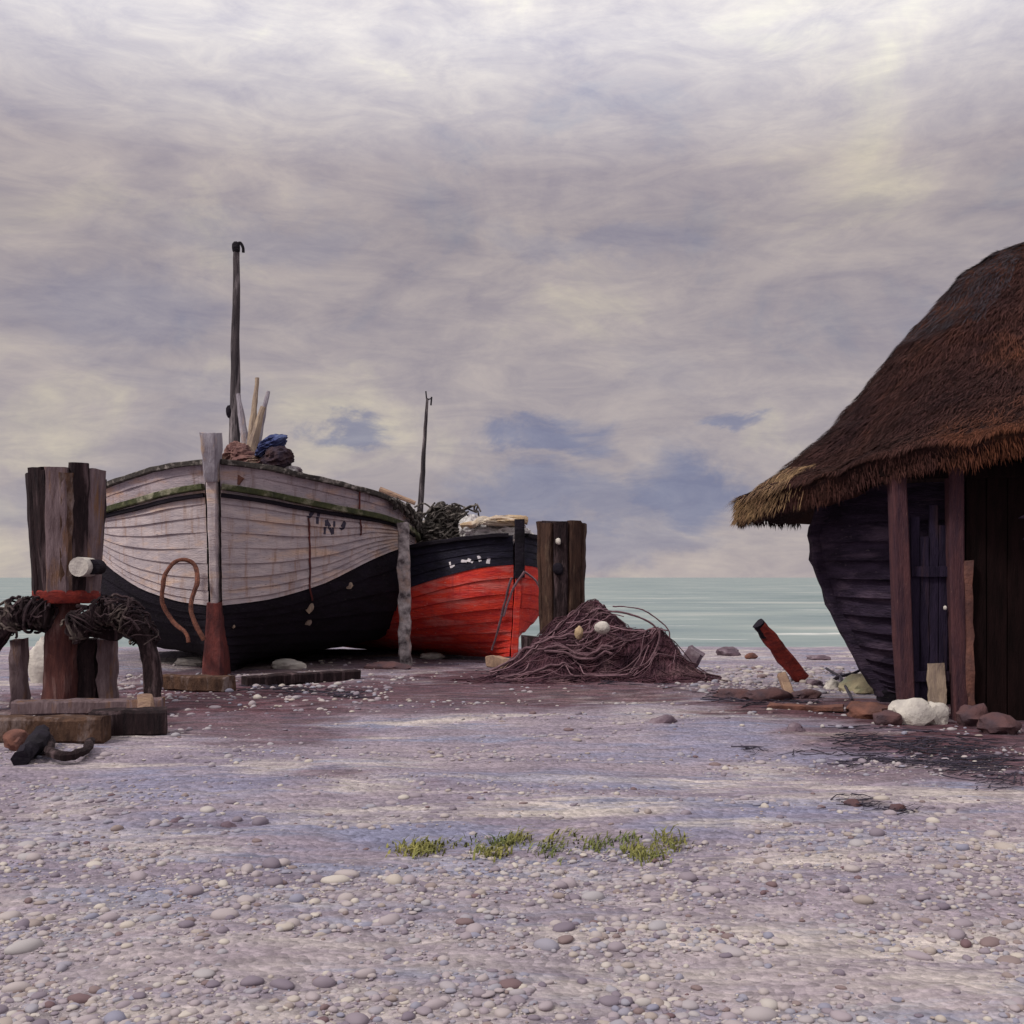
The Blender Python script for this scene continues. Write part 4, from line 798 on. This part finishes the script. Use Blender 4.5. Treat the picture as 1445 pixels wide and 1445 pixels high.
# ------------------------------------------------------------------ stones, stakes, wreckage
def stones():
    L = [(1030, 924, .19, .13, .09, 'stone_mauve', 'mauve stone by the waterline, left of the leaning red post'), (1156, 931, .17, .1, .055, 'stone_mauve', 'low mauve stone by the waterline between red post and hut'),
         (938, 1024, .11, .09, .06, 'stone_mauve', 'mauve stone alone on the sand below the net pile'), (1125, 1034, .07, .06, .05, 'stone_mauve', 'squarish mauve stone on the sand below the leaning red post'),
         (1288, 1020, .20, .12, .15, 'white_chalk', 'large white chalk stone at the hut door sill'), (1322, 1018, .13, .09, .12, 'white_chalk', 'smaller chalk stone at the foot of the hut door'),
         (1222, 978, .24, .18, .13, 'stone_straw', 'broad straw coloured stone under the hut hull'), (1245, 962, .17, .15, .17, 'stone_straw', 'tall straw coloured stone tucked under the hut hull'),
         (1228, 1012, .17, .12, .09, 'stone_rust', 'rusty stone left of the white chalk stone'), (1256, 1022, .12, .1, .08, 'stone_dark', 'dark stone at the left foot of the white chalk stone'), (1214, 1004, .12, .09, .06, 'stone_rust', 'flat rusty stone farthest left of the hut door stones'),
         (1375, 1020, .13, .1, .11, 'stone_dark', 'dark stone right of the hut door'), (1412, 1030, .16, .12, .09, 'stone_dark', 'broad dark stone at the right edge near the hut'), (1178, 972, .1, .09, .07, 'white_chalk', 'small white stone left of the straw coloured stones'),
         (1150, 968, .09, .08, .06, 'stone_mauve', 'small mauve stone at the right foot of the leaning post'), (1040, 986, .22, .1, .07, 'stone_dark', 'long dark stone left of the leaning red post'), (1085, 988, .24, .12, .08, 'stone_dark', 'long dark stone at the foot of the orange stump'), (1140, 985, .17, .1, .06, 'stone_dark', 'flat dark stone right of the orange stump'),
         (1060, 928, .09, .07, .05, 'stone_rust', 'little rusty stone by the waterline stone'), (1205, 1140, .045, .035, .03, 'stone_dark', 'small dark stone on the right foreground sand'), (1268, 1146, .05, .035, .03, 'stone_dark', 'dark pebble farthest right on the foreground sand'),
         (320, 1172, .045, .035, .028, 'stone_mauve', 'mauve stone on the left foreground sand'), (250, 1162, .035, .025, .02, 'stone_mauve', 'small mauve pebble left of the other foreground stone'), (545, 945, .3, .12, .07, 'stone_dark', 'dark lump of stone under the pale boat bilge'), (610, 928, .2, .1, .06, 'white_chalk', 'pale stone beneath the red boat'),
         (405, 943, .24, .12, .09, 'white_chalk', 'pale chalk lump under the pale boat right of its stem'), (270, 938, .26, .12, .07, 'white_chalk', 'pale chalk lump under the pale boat left of its stem')]
    for k, (x, y, sx, sy, sz, m, lb) in enumerate(L):
        c = G(x, y); b = BM(); blob(b, c + Vector((0, sy * .5, sz * .35)), (sx, sy, sz), 3, .34, 2.6, k * 1.7, R.uniform(-.5, .5)); tag(obj('stone', b, M[m], loc=c), lb, 'stone', 'stones on the beach')
    b = BM(); a, t = P(1131, 958, 12.7), P(1072, 883, 12.5); sweep(b, line(a, t, 14), rect(.15, .14, .2), [1.15 - .2 * i / 13 for i in range(14)], Vector((0, 1, 0)), .02, 3)
    r = thing('mooring_post', 'leaning rust red post stuck in the beach against the sea', 'post', G(1132, 962)); obj('shaft', b, M['red_iron'], r)
    b = BM(); d = (t - a).normalized(); sweep(b, line(t - d * .13, t + d * .03, 6), rect(.145, .135, .2), None, Vector((0, 1, 0)), .025, 8); obj('charred_top', b, M['tar'], r)
    b = BM(); sweep(b, line(G(1114, 980), P(1104, 952, 11.4), 8), rect(.09, .08), None, Vector((0, 1, 0)), .015, 3); tag(obj('stump', b, M['plank_tan'], loc=G(1114, 980)), 'short orange stump left of the leaning red post', 'stump')
    b = BM(); tube(b, [G(1178, 966) + Vector((0, 0, .05)), P(1186, 955, 12.2), P(1205, 950, 12.2), P(1222, 942, 12.2), P(1224, 934, 12.2)], .022, 20, 6, .6, .015); tube(b, [P(1186, 955, 12.2), G(1202, 990) + Vector((0, 0, .02))], .018, 8, 5, .7); tube(b, [G(1166, 950) + Vector((0, 0, .06)), P(1186, 955, 12.2)], .016, 8, 5, 1)
    tag(obj('driftwood_branch', b, M['weed'], loc=G(1190, 960)), 'thin forked black branch lying before the hut hull', 'driftwood')
    b = BM(); beam(b, G(1085, 1000) + Vector((0, 0, .02)), G(1190, 1004) + Vector((0, 0, .03)), .14, .05, 12, .02); tag(obj('plank', b, M['stone_rust'], loc=G(1140, 1002)), 'flat rust red plank half sunk in the sand near the hut', 'plank')
stones()

# ------------------------------------------------------------------ uncountable ground cover: pebbles, seaweed, grass
def pebbles():
    rr = np.random.RandomState(4); t = (1 + 5 ** .5) / 2
    bm = BM(); bmesh.ops.create_icosphere(bm, subdivisions=2, radius=1); bm.verts.ensure_lookup_table(); U = np.array([v.co[:] for v in bm.verts]); F = np.array([[v.index for v in f.verts] for f in bm.faces]); bm.free()
    Vs = []; Fs = []; off = 0; n = 0
    def place(cnt, D0, D1, smin, smax, dens, xa=None, xb=None):
        nonlocal off
        k = 0; tries = 0
        while k < cnt and tries < cnt * 12:
            tries += 1; D = D0 * (D1 / D0) ** rr.rand(); x = (rr.rand() * 2 - 1) * D * .5 if xa is None else xa + (xb - xa) * rr.rand()
            d = nz3((x * .6, D * 1.5, 0), 1.1, 6) + .6 * nz3((x, D * 1.6, 0), 3.5, 2)
            if d < dens + rr.normal() * .18: continue
            s = smin * (smax / smin) ** (rr.rand() ** 2.2); sc = np.array([s * rr.uniform(.8, 1.5), s * rr.uniform(.8, 1.2), s * rr.uniform(.4, .75)]); a = rr.rand() * 6.28
            p = U * (1 + .12 * np.sin(U[:, [1, 2, 0]] * 2.3 + rr.rand(3) * 6)) * sc; c, s_ = math.cos(a), math.sin(a)
            q = np.stack([p[:, 0] * c - p[:, 1] * s_ + x, p[:, 0] * s_ + p[:, 1] * c + D, p[:, 2] + beach_z(x, D) + sc[2] * .15], 1)
            Vs.append(q); Fs.append(F + off); off += len(U); k += 1
    place(10500, 2.6, 4.9, .004, .019, -.12); place(420, 2.7, 6, .018, .040, .0); place(2600, 4.6, 8, .005, .020, .12); place(1300, 7, 17, .010, .034, .2); place(900, 11.4, 14.6, .014, .055, -.3, 1.9, 4.3); place(500, 10.2, 13.6, .014, .05, -.3, -4.8, -1.2)
    V = np.concatenate(Vs); Fc = np.concatenate(Fs); me = bpy.data.meshes.new('pebbles'); me.from_pydata(V.tolist(), [], Fc.tolist()); me.polygons.foreach_set('use_smooth', [True] * len(Fc))
    o = bpy.data.objects.new('pebbles', me); COL.objects.link(o); tag(o, 'small grey, mauve and cream pebbles strewn over the beach', 'pebbles', kind='stuff')
    m = bpy.data.materials.new('pebble'); m.use_nodes = True; nt = m.node_tree; N = nt.nodes.new; L = nt.links.new; b = nt.nodes['Principled BSDF']; b.inputs['Roughness'].default_value = .75
    g = N('ShaderNodeNewGeometry'); r = N('ShaderNodeValToRGB'); e = r.color_ramp.elements
    st = [(0, (.15, .12, .155)), (.25, (.30, .25, .275)), (.5, (.37, .32, .31)), (.7, (.21, .205, .27)), (.85, (.46, .41, .36)), (1, (.12, .065, .075))]
    while len(e) < len(st): e.new(.5)
    for k, (p, c) in enumerate(st): e[k].position = p; e[k].color = (*c, 1)
    L(g.outputs['Random Per Island'], r.inputs[0]); L(r.outputs[0], b.inputs['Base Color']); me.materials.append(m)
pebbles()

def seaweed():
    rr = random.Random(8); bm = BM()
    L = [(1180, 1040, 1420, 1062, 9, 420), (1190, 1066, 1421, 1080, 6, 260), (1330, 1075, 1430, 1105, 8, 160), (1195, 1130, 1245, 1142, 4, 40), (1255, 1144, 1280, 1148, 3, 22), (1000, 984, 1150, 992, 5, 120), (690, 952, 930, 968, 4, 160), (340, 968, 520, 980, 4, 170), (1040, 1055, 1180, 1062, 2, 30)]
    for (x0, y0, x1, y1, sp, n) in L:
        for k in range(int(n * .55)):
            t = rr.random(); g = G(x0 + (x1 - x0) * t + rr.gauss(0, 14), y0 + (y1 - y0) * t + rr.gauss(0, sp)); s = g.y / 7
            a = rr.gauss(0, .35); L_ = rr.uniform(.06, .22) * min(s, 1.6); c = []
            for i in range(4): u = i / 3 - .5; x = g.x + math.cos(a) * L_ * u; y = g.y + math.sin(a) * L_ * u * 2 + .02 * math.sin(u * 5); c.append(Vector((x, y, beach_z(x, y) + .004 + rr.uniform(0, .012))))
            tube(bm, c, rr.uniform(.0015, .005) * min(s, 1.4), 6, 4, .5)
    tag(obj('seaweed', bm, M['weed'], loc=(0, 7, 0)), 'dark dried seaweed strands lying in lines on the sand', 'seaweed', kind='stuff')
    bm = BM()
    for k in range(150):
        u = rr.random(); cx = 560 + 390 * u + rr.gauss(0, 12); cy = 1204 - 26 * abs(nz3((cx * .013, 3, 1), 1, 0)) * 2 + rr.gauss(0, 5)
        if nz3((cx * .03, cy * .05, 0), 1, 5) < -.12: continue
        c0 = G(cx, min(cy, 1222)); big = rr.uniform(.4, 1.3); da = rr.gauss(.5, .8)
        for j in range(int(16 * big) + 4):
            g = c0 + Vector((rr.gauss(0, .035), rr.gauss(0, .05), 0)); g.z = beach_z(g.x, g.y); a = da + rr.gauss(0, .9); h = rr.uniform(.015, .05) * big
            ln = Vector((math.cos(a), math.sin(a), 0)); s_ = Vector((-ln.y, ln.x, 0)) * rr.uniform(.002, .0055); lean = rr.uniform(.4, 2.2)
            p1 = g + Vector((0, 0, h * .6)) + ln * h * .3 * lean; p2 = g + Vector((0, 0, h * .75)) + ln * h * lean
            v = [bm.verts.new(q) for q in (g - s_, g + s_, p1 + s_ * .8, p1 - s_ * .8, p2)]; bm.faces.new(v[:4]); bm.faces.new((v[3], v[2], v[4]))
    tag(obj('grass', bm, M['grass'], loc=(0, 5, 0)), 'low green weeds sprouting from the foreground sand', 'grass', kind='stuff')
seaweed()
